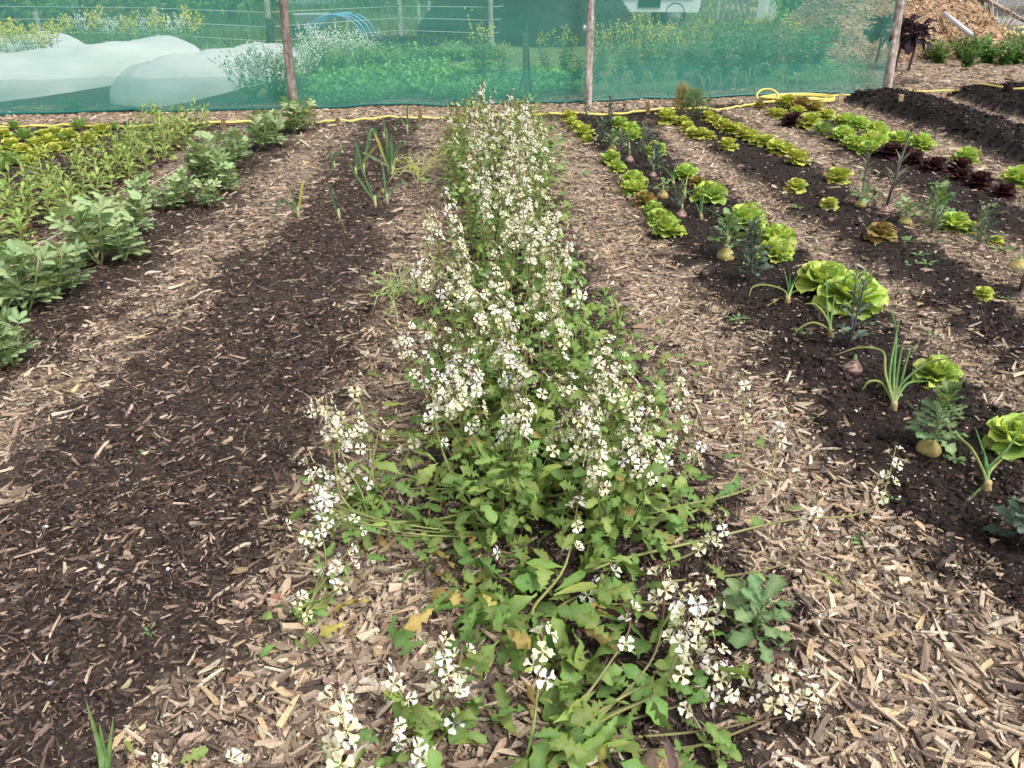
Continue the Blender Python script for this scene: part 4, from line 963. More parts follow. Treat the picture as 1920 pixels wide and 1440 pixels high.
def bez(p0, p1, p2, p3, n=10):
    t = np.linspace(0, 1, n)[:, None]
    return (1 - t) ** 3 * p0 + 3 * (1 - t) ** 2 * t * p1 + 3 * (1 - t) * t * t * p2 + t ** 3 * p3

class Rocket:
    def __init__(s, base, label, mode, group=None, name="rocket_plant"):
        s.base = np.asarray(base, float); s.mode = mode
        s.o = thing(name, tuple(base), label, "rocket plant", group)
        s.sb, s.lb, s.fb, s.st = B(), B(), B(), None
        s.n = 0
    def leaf(s, p, d, size, up=(0, 0, 1), tpl=None, roll=None):
        t = tpl or RL[int(RM.choice(5, p=[.3, .25, .15, .2, .1]))]
        R = frame(d, up, (size * RM.uniform(.85, 1.25), size, size), RM.normal(0, .5) if roll is None else roll)
        if s.mode == 'each': obj("leaf", t.mesh("leaf", M['leaf']), s.o, loc=p - s.base, R=R)
        else: s.lb.tp(t, R, p - s.base, RM.uniform(.75, 1.3))
    def stem(s, base, tip, nleaf=6, nfl=7, lsize=.07, r=.0035, maroon=.5, pts=None, leaf_hi=.75, fsize=.0172, rac=None, flat=.15):
        base, tip = np.asarray(base, float), np.asarray(tip, float); h = (tip - base) * (1, 1, 0); H = tip[2] - base[2]
        if pts is None:
            sd = np.array((RM.normal(0, .025), RM.normal(0, .025), 0))
            P = bez(base, base + h * .5 + (0, 0, H * flat) + sd, base + h * .95 + (0, 0, H * .5) + sd, tip)
        else: P = spline(pts, 5)
        seg = np.linalg.norm(np.diff(P, axis=0), axis=1); Ls = np.concatenate([[0], np.cumsum(seg)]); L = Ls[-1]
        f = Ls / L; g, m = np.array((.24, .27, .085)), np.array((.105, .042, .04))
        cm = np.clip((f - .25) / .6, 0, 1)[:, None] * maroon; C = g * (1 - cm) + m * cm
        rad = r * (1.15 - .7 * f)
        at = lambda q: np.array([np.interp(q, Ls, P[:, k]) for k in range(3)])
        if s.mode == 'each':
            b = B(); b.tube(P - s.base, rad, C, 6); host = b.obj("flower_stem", M['stem'], s.o)
        else: s.sb.tube(P - s.base, rad * 1.1, C, 4, False); host = None
        # leaves up the stem
        for k in range(nleaf):
            q = L * (.06 + leaf_hi * (k + RM.uniform(0, .9)) / max(nleaf, 1)); p = at(q); a = k * 2.4 + RM.uniform(0, 6)
            s.leaf(p, dirv(a, RM.uniform(-.1, .75)), lsize * RM.uniform(.6, 1.3) * (1.1 - .5 * q / L))
        # the raceme
        rl = rac or min(L * .45, RM.uniform(.08, .17))
        add = []
        for k in range(nfl):
            u = .014 + rl * (k + .3) / nfl; p = at(L - u); a = k * 2.4 + RM.uniform(-.4, .4)
            d = dirv(a, RM.uniform(.0, .5)); n = dirv(a, RM.uniform(.15, 1.15)); z = fsize * RM.uniform(.85, 1.15)
            c = p + d * (.010 + .007 * k / nfl) + n * .005; R = frame(np.cross(n, RM.normal(0, 1, 3)), n, z)
            add.append((FL[int(RM.choice(5, p=[.26, .24, .2, .17, .13]))], R, c))
            pd = np.array([p, (p + c) / 2 + (0, 0, -.002), c - n * z * .55])
            if s.mode == 'each': pass
        tb = frame((1, 0, 0), P[-1] - P[-2], fsize * .82)
        if s.mode == 'each':
            for t, R, c in add: obj("flower", t.mesh("flower", M['petal']), host, loc=c - s.base, R=R)
            obj("bud_cluster", BUD[int(RM.integers(2))].mesh("bud_cluster", M['stem']), host, loc=P[-1] - s.base, R=tb)
        else:
            for t, R, c in add: s.fb.tp(t, R, c - s.base)
            s.sb.tp(BUD[0], tb * 1.1, P[-1] - s.base)
    def done(s):
        if s.sb.n: s.sb.obj("flower_stems", M['stem'], s.o, kind="stuff")
        if s.lb.n: s.lb.obj("foliage", M['leaf'], s.o, kind="stuff")
        if s.fb.n: s.fb.obj("blossom", M['petal'], s.o, kind="stuff")

ROW = [np.array(G(x, y)) for x, y in ((1015, 1010), (985, 830), (965, 640), (945, 450), (938, 330), (935, 236))]
def row_x(Y): return float(np.interp(Y, [p[1] for p in ROW], [p[0] for p in ROW]))
def tips(poly_px, zr, n, th=.42):
    """raceme tips: picture region at a plant height"""
    xs = [p[0] for p in poly_px]; ys = [p[1] for p in poly_px]; out = []
    X, Y_ = RM.uniform(min(xs), max(xs), n * 12), RM.uniform(min(ys), max(ys), n * 12); k = (poly_sd(poly_px, X, Y_) > 0) & (fbm(X / 60, Y_ / 60, 2, 51) + RM.normal(0, .07, n * 12) > th)
    for x, y in list(zip(X[k], Y_[k]))[:n]: out.append(np.array(G(x, y, RM.uniform(*zr))))
    return out
T_near = tips([(705, 640), (770, 585), (900, 590), (1050, 610), (1160, 625), (1225, 720), (1245, 830), (1130, 850), (1000, 800), (860, 760), (740, 720)], (.33, .47), 96, .33)
T_left = tips([(560, 700), (660, 690), (690, 780), (670, 930), (545, 950), (560, 820)], (.22, .33), 14)
T_mid = tips([(765, 440), (850, 305), (1020, 320), (1075, 420), (1090, 520), (1060, 580), (900, 570), (780, 500)], (.42, .56), 124, .34)
T_far = tips([(838, 190), (870, 165), (905, 152), (975, 160), (998, 195), (1040, 270), (1030, 312), (930, 312), (900, 250)], (.42, .6), 130, .3)
T_far += tips([(838, 190), (900, 170), (930, 300), (845, 300)], (.35, .6), 30, .2)
bases = []
Y = 1.72
while Y < 8.1:
    for sx in (-1, 1):
        w = .16 if Y < 5 else .27
        x = row_x(Y) + sx * (w + RM.normal(0, .05)) + (.05 if Y < 3 else 0); y = Y + RM.uniform(-.08, .08)
        bases.append((x, y, hz(x, y)))
    Y += .27 if Y < 4 else .36
rockets = []
for b in bases:
    if b[1] < 2.75: r = Rocket(b, "cream-flowered rocket plant over broad leaves at the chip-littered end of the row", 'each', "rocket plants in flower at the open end of the row")
    elif b[1] < 5.3: r = Rocket(b, "rocket plant thick with cream flowers in the middle stretch of the row", 'each', "rocket plants in flower along the middle of the row")
    else: r = Rocket(b, "tall flowering rocket plant in the stretch of row running up to the hose", 'join', "rocket plants in flower toward the net")
    rockets.append(r)
BX = np.array([b[:2] for b in bases])
def nearest(t, pull=.0):
    d = np.hypot(BX[:, 0] - t[0], BX[:, 1] - t[1] - pull); return int(d.argmin())
for t in T_near:
    i = nearest(t); rockets[i].stem(rockets[i].base, t, 7, int(RM.integers(4, 8)), .06, .0028, RM.uniform(.2, .9))
for t in T_left:
    i = nearest(t, .15); rockets[i].stem(rockets[i].base + (0, 0, .01), t, 6, int(RM.integers(4, 8)), .05, .0026, RM.uniform(.2, .8))
for t in T_mid:
    i = nearest(t); b = rockets[i].base * (.6, .6, 1) + np.array((t[0], t[1], 0)) * .4; rockets[i].stem(b, t, 7, int(RM.integers(3, 8)), .06, .0028, RM.uniform(.3, .9), leaf_hi=.75)
for t in T_far:
    i = nearest(t); b = rockets[i].base * (.5, .5, 1) + np.array((t[0], t[1], 0)) * .5; rockets[i].stem(b, t, 12, int(RM.integers(4, 8)) if t[0] > row_x(t[1]) - .22 else int(RM.integers(1, 5)), .065, .0042, RM.uniform(.3, .8), rac=RM.uniform(.12, .26))
for r in rockets:
    y = r.base[1]
    n = 190 if y < 2.4 else (80 if y < 3.6 else (52 if y < 5.3 else 130))
    for k in range(n):
        a = RM.uniform(0, 6.28); rr = abs(RM.normal(0, .12)); z = RM.uniform(.03, .22 if y < 5.3 else .34)
        if y < 2.75: z = RM.uniform(.03, .28); rr = abs(RM.normal(.06, .16))
        p = r.base + (rr * math.cos(a), rr * math.sin(a) * .9, z)
        r.leaf(p, dirv(a + RM.normal(0, .6), RM.uniform(-.2, .95)), RM.uniform(.038, .082) if y < 2.75 else RM.uniform(.04, .075), (RM.normal(0, .3), RM.normal(0, .3) - .15, 1), RL_Y if RM.random() < .01 else None)

# stems that sprawl out of the row, each along its own line: (picture x, y, height)
def PT(l): return [np.array(G(x, y, z)) for x, y, z in l]
spr = rockets[1]
def near_rocket(p): return rockets[nearest(p)]
for line, nl, nf in [
    ([(1010, 1090, .04), (1180, 1045, .06), (1330, 1010, .07), (1480, 975, .09), (1590, 968, .10), (1645, 945, .13), (1665, 900, .18), (1680, 835, .25)], 2, 8),
    ([(1060, 1010, .05), (1200, 985, .08), (1320, 950, .10), (1385, 880, .15), (1395, 780, .25), (1390, 690, .35)], 3, 8),
    ([(1120, 990, .05), (1270, 950, .07), (1380, 925, .09), (1440, 890, .13), (1455, 830, .19), (1460, 765, .25)], 3, 7),
    ([(1060, 960, .06), (1180, 920, .10), (1240, 880, .14), (1270, 800, .22), (1270, 690, .32)], 4, 9),
    ([(1040, 930, .08), (1160, 880, .14), (1250, 830, .2), (1290, 760, .28)], 4, 8),
    ([(1000, 900, .1), (1100, 880, .13), (1240, 900, .13), (1300, 870, .17), (1312, 800, .24)], 4, 8),
    ([(900, 960, .06), (810, 975, .08), (700, 975, .09), (640, 930, .13), (625, 840, .2), (610, 740, .30)], 5, 9),
    ([(880, 980, .06), (760, 985, .08), (650, 980, .1), (600, 930, .15), (570, 850, .22)], 4, 7),
    ([(1100, 1090, .03), (1240, 1060, .05), (1330, 1020, .08), (1350, 990, .12), (1345, 960, .17)], 3, 9),
    ([(1080, 1110, .03), (1260, 1090, .05), (1400, 1075, .06), (1480, 1050, .08), (1520, 990, .15), (1535, 920, .23)], 2, 7)]:
    P = PT(line); r = near_rocket(P[0]); root = r.base.copy(); root[2] += .01
    r.stem(root, P[-1], nl, nf, .085, .0048, .45, pts=[root] + P, leaf_hi=.8)

# plants of their own in the litter at the front
def solo(bx, by, label, stems, nbasal, lsize=.09, basal_r=.1, tints=(0.1, 0.06), mar=.5, r=.004):
    R = Rocket(on(bx, by), label, 'each'); base = R.base
    for st in stems:
        line, nl, nf, fs = st; P = PT(line); R.stem(base, P[-1], nl, nf, lsize, r, mar, pts=[base] + P, fsize=fs)
    for k in range(nbasal):
        a = k * 2.4 + RM.uniform(-.5, .5); rr = abs(RM.normal(0, basal_r)); u = RM.random()
        tp = RL_Y if u < tints[0] else (RL_P if u < tints[0] + tints[1] else None)
        R.leaf(base + (rr * math.cos(a), rr * math.sin(a), RM.uniform(.015, .10)), dirv(a, RM.uniform(-.25, .5)), lsize * RM.uniform(.7, 1.4), (RM.normal(0, .3), RM.normal(0, .3), 1), tp)
    return R
solo(985, 1435, "sprawling rocket plant with dark maroon stems arching over chips in the foreground", [
    ([(1090, 1370, .06), (1180, 1290, .10), (1230, 1220, .15), (1245, 1130, .22), (1237, 1060, .29)], 5, 7, .02),
    ([(1120, 1350, .05), (1220, 1300, .08), (1310, 1200, .15), (1330, 1120, .22)], 5, 9, .02),
    ([(1100, 1375, .05), (1250, 1330, .06), (1350, 1300, .08), (1380, 1250, .13)], 4, 8, .02),
    ([(1130, 1390, .04), (1280, 1375, .05), (1380, 1360, .06), (1440, 1330, .08), (1462, 1240, .16)], 4, 9, .02),
    ([(1120, 1410, .04), (1300, 1400, .05), (1440, 1350, .06), (1510, 1330, .09), (1528, 1250, .17)], 3, 8, .02),
    ([(1060, 1380, .06), (1130, 1330, .1), (1200, 1290, .12), (1330, 1240, .16), (1340, 1210, .19)], 4, 9, .02),
    ([(1060, 1390, .06), (1150, 1340, .09), (1240, 1290, .12), (1280, 1190, .2), (1318, 1085, .28)], 4, 9, .02),
    ([(1000, 1360, .1), (1010, 1280, .16), (1020, 1170, .24)], 4, 6, .022),
    ([(1040, 1370, .08), (1110, 1290, .12), (1180, 1180, .17), (1165, 1130, .22)], 5, 4, .018)], 46, .085, .14, (.05, .03), .9)
solo(1190, 1290, "leafy rocket plant lying low between the sprawling stems and the mulch", [
    ([(1230, 1260, .06), (1270, 1200, .12), (1290, 1140, .19)], 4, 7, .02), ([(1260, 1300, .05), (1330, 1290, .07), (1360, 1240, .13)], 3, 8, .02), ([(1240, 1290, .04), (1400, 1310, .05), (1420, 1270, .10)], 3, 8, .02)], 46, .085, .15, (.07, .05), .8)
solo(1010, 1170, "rocket plant with glossy toothed leaves and yellowing lower ones at the front of the row", [
    ([(1060, 1130, .06), (1120, 1100, .1), (1150, 1060, .16)], 5, 3, .019), ([(1000, 1140, .07), (1060, 1060, .14), (1085, 930, .26)], 5, 6, .02), ([(1100, 1140, .05), (1230, 1130, .07), (1330, 1150, .08), (1350, 1120, .13)], 4, 9, .02)], 80, .1, .16, (.05, .02), .5)
solo(870, 1120, "ragged rocket plant with purple stalks and orange dying leaves beside bare litter", [
    ([(850, 1090, .06), (830, 1060, .1)], 4, 0, .018), ([(900, 1080, .08), (930, 1020, .14)], 5, 2, .018)], 40, .075, .12, (.30, .09), .9)
solo(655, 1520, "rocket stem with large white flowers and maroon buds rising from chips in the foreground", [
    ([(640, 1440, .14), (638, 1380, .2), (632, 1292, .27)], 2, 11, .024), ([(700, 1440, .08), (720, 1380, .13), (735, 1360, .15)], 4, 3, .02), ([(520, 1470, .1), (480, 1450, .13), (395, 1425, .16)], 2, 3, .02)], 10, .06, .06, (0, 0), .8)
solo(800, 1395, "small upright rocket plant with a few white flowers beside a patch of bare soil", [
    ([(810, 1330, .08), (830, 1270, .13), (825, 1190, .2)], 4, 8, .02), ([(820, 1350, .07), (850, 1290, .11), (868, 1210, .18)], 4, 7, .02), ([(790, 1370, .06), (750, 1300, .1), (715, 1245, .16)], 3, 7, .019), ([(790, 1390, .05), (745, 1380, .08), (728, 1345, .11)], 3, 4, .018), ([(800, 1420, .04), (780, 1410, .08), (760, 1405, .1)], 3, 5, .02), ([(830, 1380, .05), (850, 1340, .09), (838, 1285, .14)], 4, 3, .019)], 12, .06, .05, (0, .05), .6)
solo(568, 1190, "small pale rocket plant with thin yellowish stems standing alone in chip litter", [
    ([(572, 1150, .05), (600, 1100, .09), (640, 1050, .14), (652, 1030, .16)], 5, 7, .017), ([(575, 1150, .05), (620, 1120, .08), (652, 1080, .12), (650, 1050, .14)], 6, 5, .017), ([(570, 1160, .04), (560, 1130, .07), (552, 1112, .09)], 2, 7, .016), ([(580, 1140, .05), (600, 1060, .1), (570, 1000, .15), (510, 985, .18)], 6, 5, .017), ([(585, 1140, .05), (640, 1090, .09), (655, 1010, .15)], 6, 2, .016), ([(580, 1140, .05), (610, 1060, .1), (600, 990, .17), (585, 960, .2)], 6, 5, .017)], 8, .045, .04, (.1, 0), .2, .0026)
solo(285, 1492, "rocket flower head with white petals and maroon buds at the edge of the dark bed", [([(285, 1450, .1), (282, 1425, .13)], 1, 3, .022), ([(250, 1460, .1), (262, 1430, .14)], 1, 0, .022)], 4, .05, .03, (0, 0), .9)
solo(690, 985, "bushy rocket plant with small leaves leaning toward the dark bed at the row's left edge", [
    ([(680, 930, .1), (640, 850, .2), (618, 760, .3)], 7, 6, .018), ([(670, 940, .08), (620, 900, .14), (590, 880, .18)], 6, 6, .018), ([(700, 920, .1), (690, 820, .2), (660, 695, .33)], 7, 5, .018), ([(720, 930, .1), (760, 860, .18), (790, 800, .24)], 7, 5, .018), ([(690, 930, .1), (700, 860, .17), (715, 780, .25)], 8, 2, .018)], 75, .06, .1, (.02, 0), .4, .003)
solo(1175, 985, "bushy rocket plant with fresh leaves filling the row's edge above the dark soil", [
    ([(1190, 930, .1), (1210, 860, .17), (1200, 790, .26)], 7, 6, .018), ([(1200, 940, .08), (1240, 880, .15), (1250, 830, .2)], 6, 6, .018), ([(1160, 930, .1), (1150, 860, .17), (1130, 800, .25)], 7, 5, .018)], 70, .065, .12, (.03, .02), .5, .003)
for r in rockets: r.done()

# ------------------------------------------------------------------ lettuces
def lettuce(name, seed, rings, prof, cin, cout, ctip=None, ruf=.05, cup=.3, rn=3, k=2):
    rg = random.Random(seed); root = thing(name, (0, 0, 0), "", "lettuce"); vars_ = {}
    for ri, (n, el, L, bend, h) in enumerate(rings):
        tp = [leaf_tpl(prof, bend, .12, ruf, rn, k, cin, cout, ctip, cup, seed * 31 + ri * 5 + v, .08) for v in range(2)]
        for q in range(n):
            a = 6.283 * (q + .5 * (ri % 2)) / n + rg.uniform(-.25, .25); e = el + rg.uniform(-.12, .12); l = L * rg.uniform(.85, 1.12)
            d = dirv(a, e); obj("leaf", tp[rg.randrange(2)].mesh("leaf", M['leaf']), root, loc=np.array((.03 * math.cos(a), .03 * math.sin(a), h)), R=frame(d, (-math.cos(a) * .15, -math.sin(a) * .15, 1), (l * rg.uniform(.9, 1.15), l, l), rg.uniform(-.2, .2)))
    return Proto(root)
BROAD = [(0, .07), (.12, .1), (.32, .22), (.52, .34), (.7, .41), (.85, .40), (.95, .3), (1, .14)]
SPOON = [(0, .05), (.2, .09), (.45, .16), (.65, .25), (.82, .27), (.94, .2), (1, .07)]
HEAD = [(9, .28, .52, .6, .05), (9, .55, .50, .4, .1), (8, .8, .47, .1, .14), (7, 1.02, .42, -.4, .18), (6, 1.2, .36, -1.0, .22), (4, 1.4, .26, -1.5, .28)]
LOOSE = [(8, .4, .52, .9, .05), (8, .75, .54, .7, .1), (7, 1.05, .5, .4, .14), (5, 1.35, .42, .1, .18)]
TALL = [(6, .75, .62, .5, .04), (6, 1.05, .62, .2, .05), (5, 1.3, .5, -.2, .07)]
yg_i, yg_o = (.45, .56, .17), (.34, .50, .065)
heads = [lettuce("head_lettuce", s, HEAD, BROAD, yg_i, yg_o, (.46, .58, .13), .095, .28, 5) for s in (1, 2)]
loose = [lettuce("loose_lettuce", s, LOOSE, BROAD, (.48, .54, .14), (.41, .49, .07), (.54, .51, .10), .085, .1, 4) for s in (3, 4)]
romaine = [lettuce("upright_lettuce", 5, TALL, SPOON, (.33, .43, .16), (.15, .26, .045), None, .04, .35)]
red = [lettuce("red_lettuce", 6, LOOSE, BROAD, (.075, .03, .03), (.045, .010, .016), (.035, .007, .013), .11, .05, 5)]
bronze = [lettuce("bronze_lettuce", 7, LOOSE, BROAD, (.34, .34, .10), (.30, .25, .07), (.26, .10, .045), .10, .08, 5)]
def plant_l(protos, lst, label, group=None, hgt=.35, k=1.12):
    for it in lst:
        x, y, w = it[:3]; p0 = on(x, y); wm = w * px(p0) * k
        p = on(x, y + .34 * w); wm = w * px(p) * k
        pr_ = protos[int(RM.integers(len(protos)))]
        pr_.put((p[0], p[1], p[2] - .02 * wm), RM.uniform(0, 6.28), wm * RM.uniform(.95, 1.05), label if len(it) < 4 else it[3], group if len(it) < 4 else None, "lettuce", (RM.normal(0, .06), RM.normal(0, .06)))
plant_l(loose, [(1065, 215, 27), (1072, 226, 25), (1083, 236, 28), (1097, 244, 32), (1100, 260, 24)], "small yellow-green loose lettuce in the tight cluster by the hose beside the flowering rocket", "lettuces clustered by the hose next to the rocket")
plant_l(heads, [(1146, 291, 34), (1156, 309, 33), (1187, 332, 46), (1187, 350, 42), (1224, 388, 34), (1237, 404, 48), (1252, 422, 52)], "yellow-green lettuce along the chip path on the rocket side of the mixed bed", "lettuces along the chip path beside the rocket")
plant_l(bronze, [(1208, 371, 38)], "squat bronze-edged lettuce between green lettuces beside the chip path")
plant_l(heads, [(1161, 226, 30), (1182, 240, 36), (1186, 250, 30), (1228, 277, 38), (1285, 321, 42)], "green lettuce standing among dark kale and onions in the mixed bed", "lettuces among kale and onions")
plant_l(bronze, [(1307, 340, 30)], "small reddish lettuce tucked behind a big butterhead")
plant_l(heads, [(1330, 357, 58, "broad green butterhead lettuce beside a small reddish one and onion leaves"), (1398, 402, 68, "large yellow-green lettuce above the swede with the bean-like leaves"), (1451, 436, 66, "big open lettuce just behind its twin near the dark kale stalk"), (1450, 464, 64, "big open lettuce touching its twin beside the dark kale stalk")], "")
plant_l(heads, [(1540, 515, 88, "large glossy butterhead lettuce behind onion leaves on the dark bed"), (1593, 543, 98, "largest butterhead lettuce with a dark kale stem in front"), (1753, 689, 72, "bright lettuce half hidden behind the big onion clump"), (1908, 806, 95, "yellow-green lettuce by an onion at the bed edge below the wide path")], "")
plant_l(loose, [(1249, 217, 37), (1281, 225, 24), (1289, 236, 26), (1298, 248, 27), (1313, 248, 30), (1329, 252, 24), (1364, 269, 33)], "small lettuce of the short row below the feathery fennel", "short lettuce row below the fennel")
plant_l(loose, [(1328, 217, 27), (1341, 224, 28), (1354, 231, 28), (1367, 237, 29), (1381, 240, 30), (1394, 246, 30), (1409, 253, 30), (1421, 262, 30), (1436, 262, 32), (1456, 273, 33), (1473, 280, 35), (1493, 293, 42)], "yellow-green lettuce in the long tight row touching its neighbours", "long tight lettuce row")
plant_l(loose, [(1570, 328, 45, "single yellow-skirted lettuce on the dark strip behind the swedes"), (1491, 346, 35, "small tight lettuce alone on the dark strip, slightly brown underneath"), (1554, 380, 30, "little upright lettuce alone with brown withered base"), (1842, 547, 32, "tiny bright lime lettuce alone on bare soil with a dark seedling beside it"), (1866, 449, 26, "small yellow lettuce beside striped root and dark leaves"), (1821, 424, 30, "small lettuce with a brown underside next to the large lone one")], "")
plant_l(bronze, [(1650, 431, 52, "copper-red frilly lettuce alone in front of the swedes"), (1499, 193, 34, "bronze lettuce in front of the hose coil"), (1424, 196, 20, "small brownish lettuce at the hose loop"), (1526, 200, 26, "bronze-tinged lettuce beside the hose coil's end")], "")
plant_l(red, [(1483, 224, 37, "wine-red lettuce among green ones near the hose coil")], "")
plant_l(red, [(1665, 281, 44), (1690, 284, 38), (1710, 295, 36), (1750, 307, 42), (1797, 309, 42), (1803, 327, 36), (1832, 335, 46), (1879, 357, 42)], "dark wine-red frilly lettuce in the row between green lettuces and swedes", "dark red lettuce row")
plant_l(loose, [(1477, 188, 36), (1449, 209, 24), (1462, 212, 27), (1494, 207, 27), (1518, 224, 42), (1531, 201, 24), (1549, 213, 28)], "pale green lettuce in the jumble by the hose coil", "lettuces jumbled by the hose coil")
plant_l(romaine, [(1543, 240, 40, "dark green upright lettuce with broad spoon leaves near the red one")], "")
plant_l(heads, [(1584, 222, 36), (1610, 230, 38), (1578, 249, 42), (1594, 262, 34), (1610, 268, 36), (1634, 262, 50), (1644, 241, 40), (1628, 275, 36), (1686, 257, 44), (1723, 264, 46)], "plump yellow-green lettuce in the double row beside the black compost bed", "double lettuce row beside the black bed")
plant_l(heads, [(1808, 288, 46, "lone plump lettuce beside the black compost bed past the double row"), (1910, 328, 54, "plump lettuce beside the black bed beyond the red lettuces"), (1787, 414, 54, "large open lettuce standing beside feathery swede leaves")], "")
plant_l(loose, [(11, 250, 28), (85, 252, 28), (105, 247, 30), (131, 250, 32), (190, 243, 34), (165, 259, 34), (25, 273, 38), (41, 279, 32), (69, 268, 32), (92, 263, 30), (103, 276, 28), (124, 273, 26), (73, 286, 30), (57, 300, 30), (-25, 270, 36), (-30, 300, 38)], "yellowing loose lettuce in the patch between the radishes and the hose", "yellowing lettuces beyond the radishes")
plant_l(romaine, [(50, 252, 38), (115, 258, 30), (21, 297, 44), (3, 310, 44), (28, 234, 26)], "upright green lettuce among the yellowing lettuces", "upright lettuces beyond the radishes")
plant_l(romaine, [(151, 232, 32, "upright green lettuce touching the hose on a short pale stalk"), (215, 236, 22, "small yellowed upright lettuce right beside the hose")], "")

# ------------------------------------------------------------------ broad beans
BL = [leaf_tpl([(0, .01), (.15, .09), (.4, .2), (.7, .235), (.9, .14), (1, .02)], .5, .22, .02, 2, 1, (.34, .43, .22), (.235, .33, .145), seed=s) for s in (1, 2)]
def bean_leaf(seed):
    rg = random.Random(seed); b = B(); b.tube([(0, 0, 0), (0, .3, .02), (0, .5, 0)], .022, (.22, .28, .12), 4, False)
    for (a, y, s) in ((.9, .25, .75), (-.9, .3, .75), (.45, .46, .8), (-.4, .48, .82)):
        a += rg.uniform(-.2, .2); b.tp(BL[rg.randrange(2)], frame((math.sin(a), math.cos(a), .15 + rg.uniform(-.2, .2)), (0, 0, 1), s, rg.uniform(-.3, .3)), (0, y, 0))
    return b.tpl()
BLF = [bean_leaf(k) for k in range(4)]
def bean_flower():
    b = B()
    for k in range(3):
        a = k * 2.1; t = leaf_tpl([(0, .05), (.4, .25), (.8, .3), (1, .1)], .8, .3, .03, 2, 1, (.10, .08, .09), (.78, .78, .76), seed=k); b.tp(t, frame(dirv(a, .7), (0, 0, 1), .5), (0, 0, 0))
    return b.tpl()
BFL = bean_flower()
def bean(seed):
    rg = random.Random(seed); root = thing("broad_bean_plant", (0, 0, 0), "", "bean plant")
    for st in range(4):
        a = st * 1.57 + rg.uniform(-.5, .5); lean = rg.uniform(.03, .13); H = rg.uniform(.20, .34)
        P = np.array([(math.cos(a) * lean * (f ** .8), math.sin(a) * lean * (f ** .8), H * f) for f in np.linspace(0, 1, 6)])
        b = B(); b.tube(P, [.007, .007, .006, .006, .005, .003], (.20, .27, .11), 5); b.obj("stem", M['stem'], root)
        for k in range(7):
            f = .2 + .8 * k / 6; p = np.array([np.interp(f, np.linspace(0, 1, 6), P[:, c]) for c in range(3)])
            aa = k * 2.6 + st; s = rg.uniform(.13, .17) * (1 - .35 * f)
            obj("leaf", BLF[rg.randrange(4)].mesh("leaf", M['leaf']), root, loc=p, R=frame(dirv(aa, .15 + .75 * f), (0, 0, 1), s, rg.uniform(-.3, .3)))
            if k in (4, 5, 6) and rg.random() < .5:
                obj("flower", BFL.mesh("flower", M['petal']), root, loc=p + dirv(aa + 1, .2) * .02, R=frame(dirv(aa + 1, .4), (0, 0, 1), .03))
    return Proto(root)
beans = [bean(k) for k in range(4)]
for (x, y, s) in [(52, 590, 1.05), (5, 575, 1.0), (104, 566, .9), (138, 548, .85), (-12, 660, 1.0), (28, 690, .72), (-40, 700, 1), (190, 500, 1.1), (232, 492, 1.0), (165, 478, .85), (210, 455, .9), (256, 442, .85), (277, 395, .85), (326, 395, .75), (350, 382, .8), (392, 390, .65), (424, 362, .85), (405, 338, 1.05), (368, 340, 1.05), (440, 318, .95), (452, 298, .75), (489, 281, 1.05), (512, 276, .95), (520, 256, .8), (552, 251, 1.1), (576, 246, 1.0)]:
    p = on(x, y); beans[int(RM.integers(4))].put(p, RM.uniform(0, 6.28), s * RM.uniform(.76, .88), "grey-green broad bean plant in the bean row along the dark bed", "broad bean row", "bean plant", (RM.normal(0, .08), RM.normal(0, .08)))

# ------------------------------------------------------------------ bolting radishes
RDL = [leaf_tpl([(0, .012), (.15, .02), (.25, .08), (.32, .05), (.45, .15), (.52, .11), (.7, .21), (.88, .16), (1, .03)], .5, .25, .03, 2, 1, (.33, .40, .14), (.20, .30, .06), seed=s, asym=.2) for s in (1, 2, 3)]
RADT = blob_tpl(8, 6, (.11, .03, .05), [(0, .08), (.25, .42), (.55, .5), (.85, .34), (1, .1)], (.17, .06, .08), .05, 4)
def radish(seed):
    rg = random.Random(seed); root = thing("radish_plant", (0, 0, 0), "", "radish plant"); H = rg.uniform(.15, .25); dx, dy = rg.uniform(-.04, .04), rg.uniform(-.04, .04)
    P = np.array([(dx * f, dy * f, .03 + H * f) for f in np.linspace(0, 1, 5)]); b = B(); b.tube(P, [.006, .005, .005, .004, .002], [(.22, .10, .09), (.26, .24, .1), (.27, .3, .1), (.28, .34, .1), (.28, .36, .1)], 5); b.obj("stem", M['stem'], root)
    obj("root", RADT.mesh("root", M['root']), root, loc=(0, 0, -.015), R=np.eye(3) * rg.uniform(.045, .065))
    for k in range(17):
        f = (k / 16) ** 1.1; p = np.array([np.interp(f, np.linspace(0, 1, 5), P[:, c]) for c in range(3)]); a = k * 2.4 + rg.uniform(-.4, .4)
        obj("leaf", RDL[rg.randrange(3)].mesh("leaf", M['leaf']), root, loc=p, R=frame(dirv(a, .25 + .85 * f + rg.uniform(-.2, .2)), (0, 0, 1), rg.uniform(.08, .12) * (1 - .4 * f), rg.uniform(-.5, .5)))
    return Proto(root)
rads = [radish(k) for k in range(5)]
RP = [(-40, 500), (60, 470), (120, 425), (190, 392), (262, 345), (330, 296), (405, 248), (330, 238), (275, 250), (225, 278), (150, 312), (70, 350), (0, 372), (-60, 390)]
got = []
while len(got) < 112:
    x, y = RM.uniform(-40, 405), RM.uniform(238, 500)
    if poly_sd(RP, np.array([x]), np.array([y]))[0] < 0: continue
    p = on(x, y)
    if any(math.hypot(p[0] - q[0], p[1] - q[1]) < .095 for q in got): continue
    got.append(p); rads[len(got) % 5].put(p, RM.uniform(0, 6.28), RM.uniform(.75, 1.05), "pale green bolting radish plant with purple root in the wide crowded radish band", "bolting radishes", "radish plant", (RM.normal(0, .1), RM.normal(0, .1)))

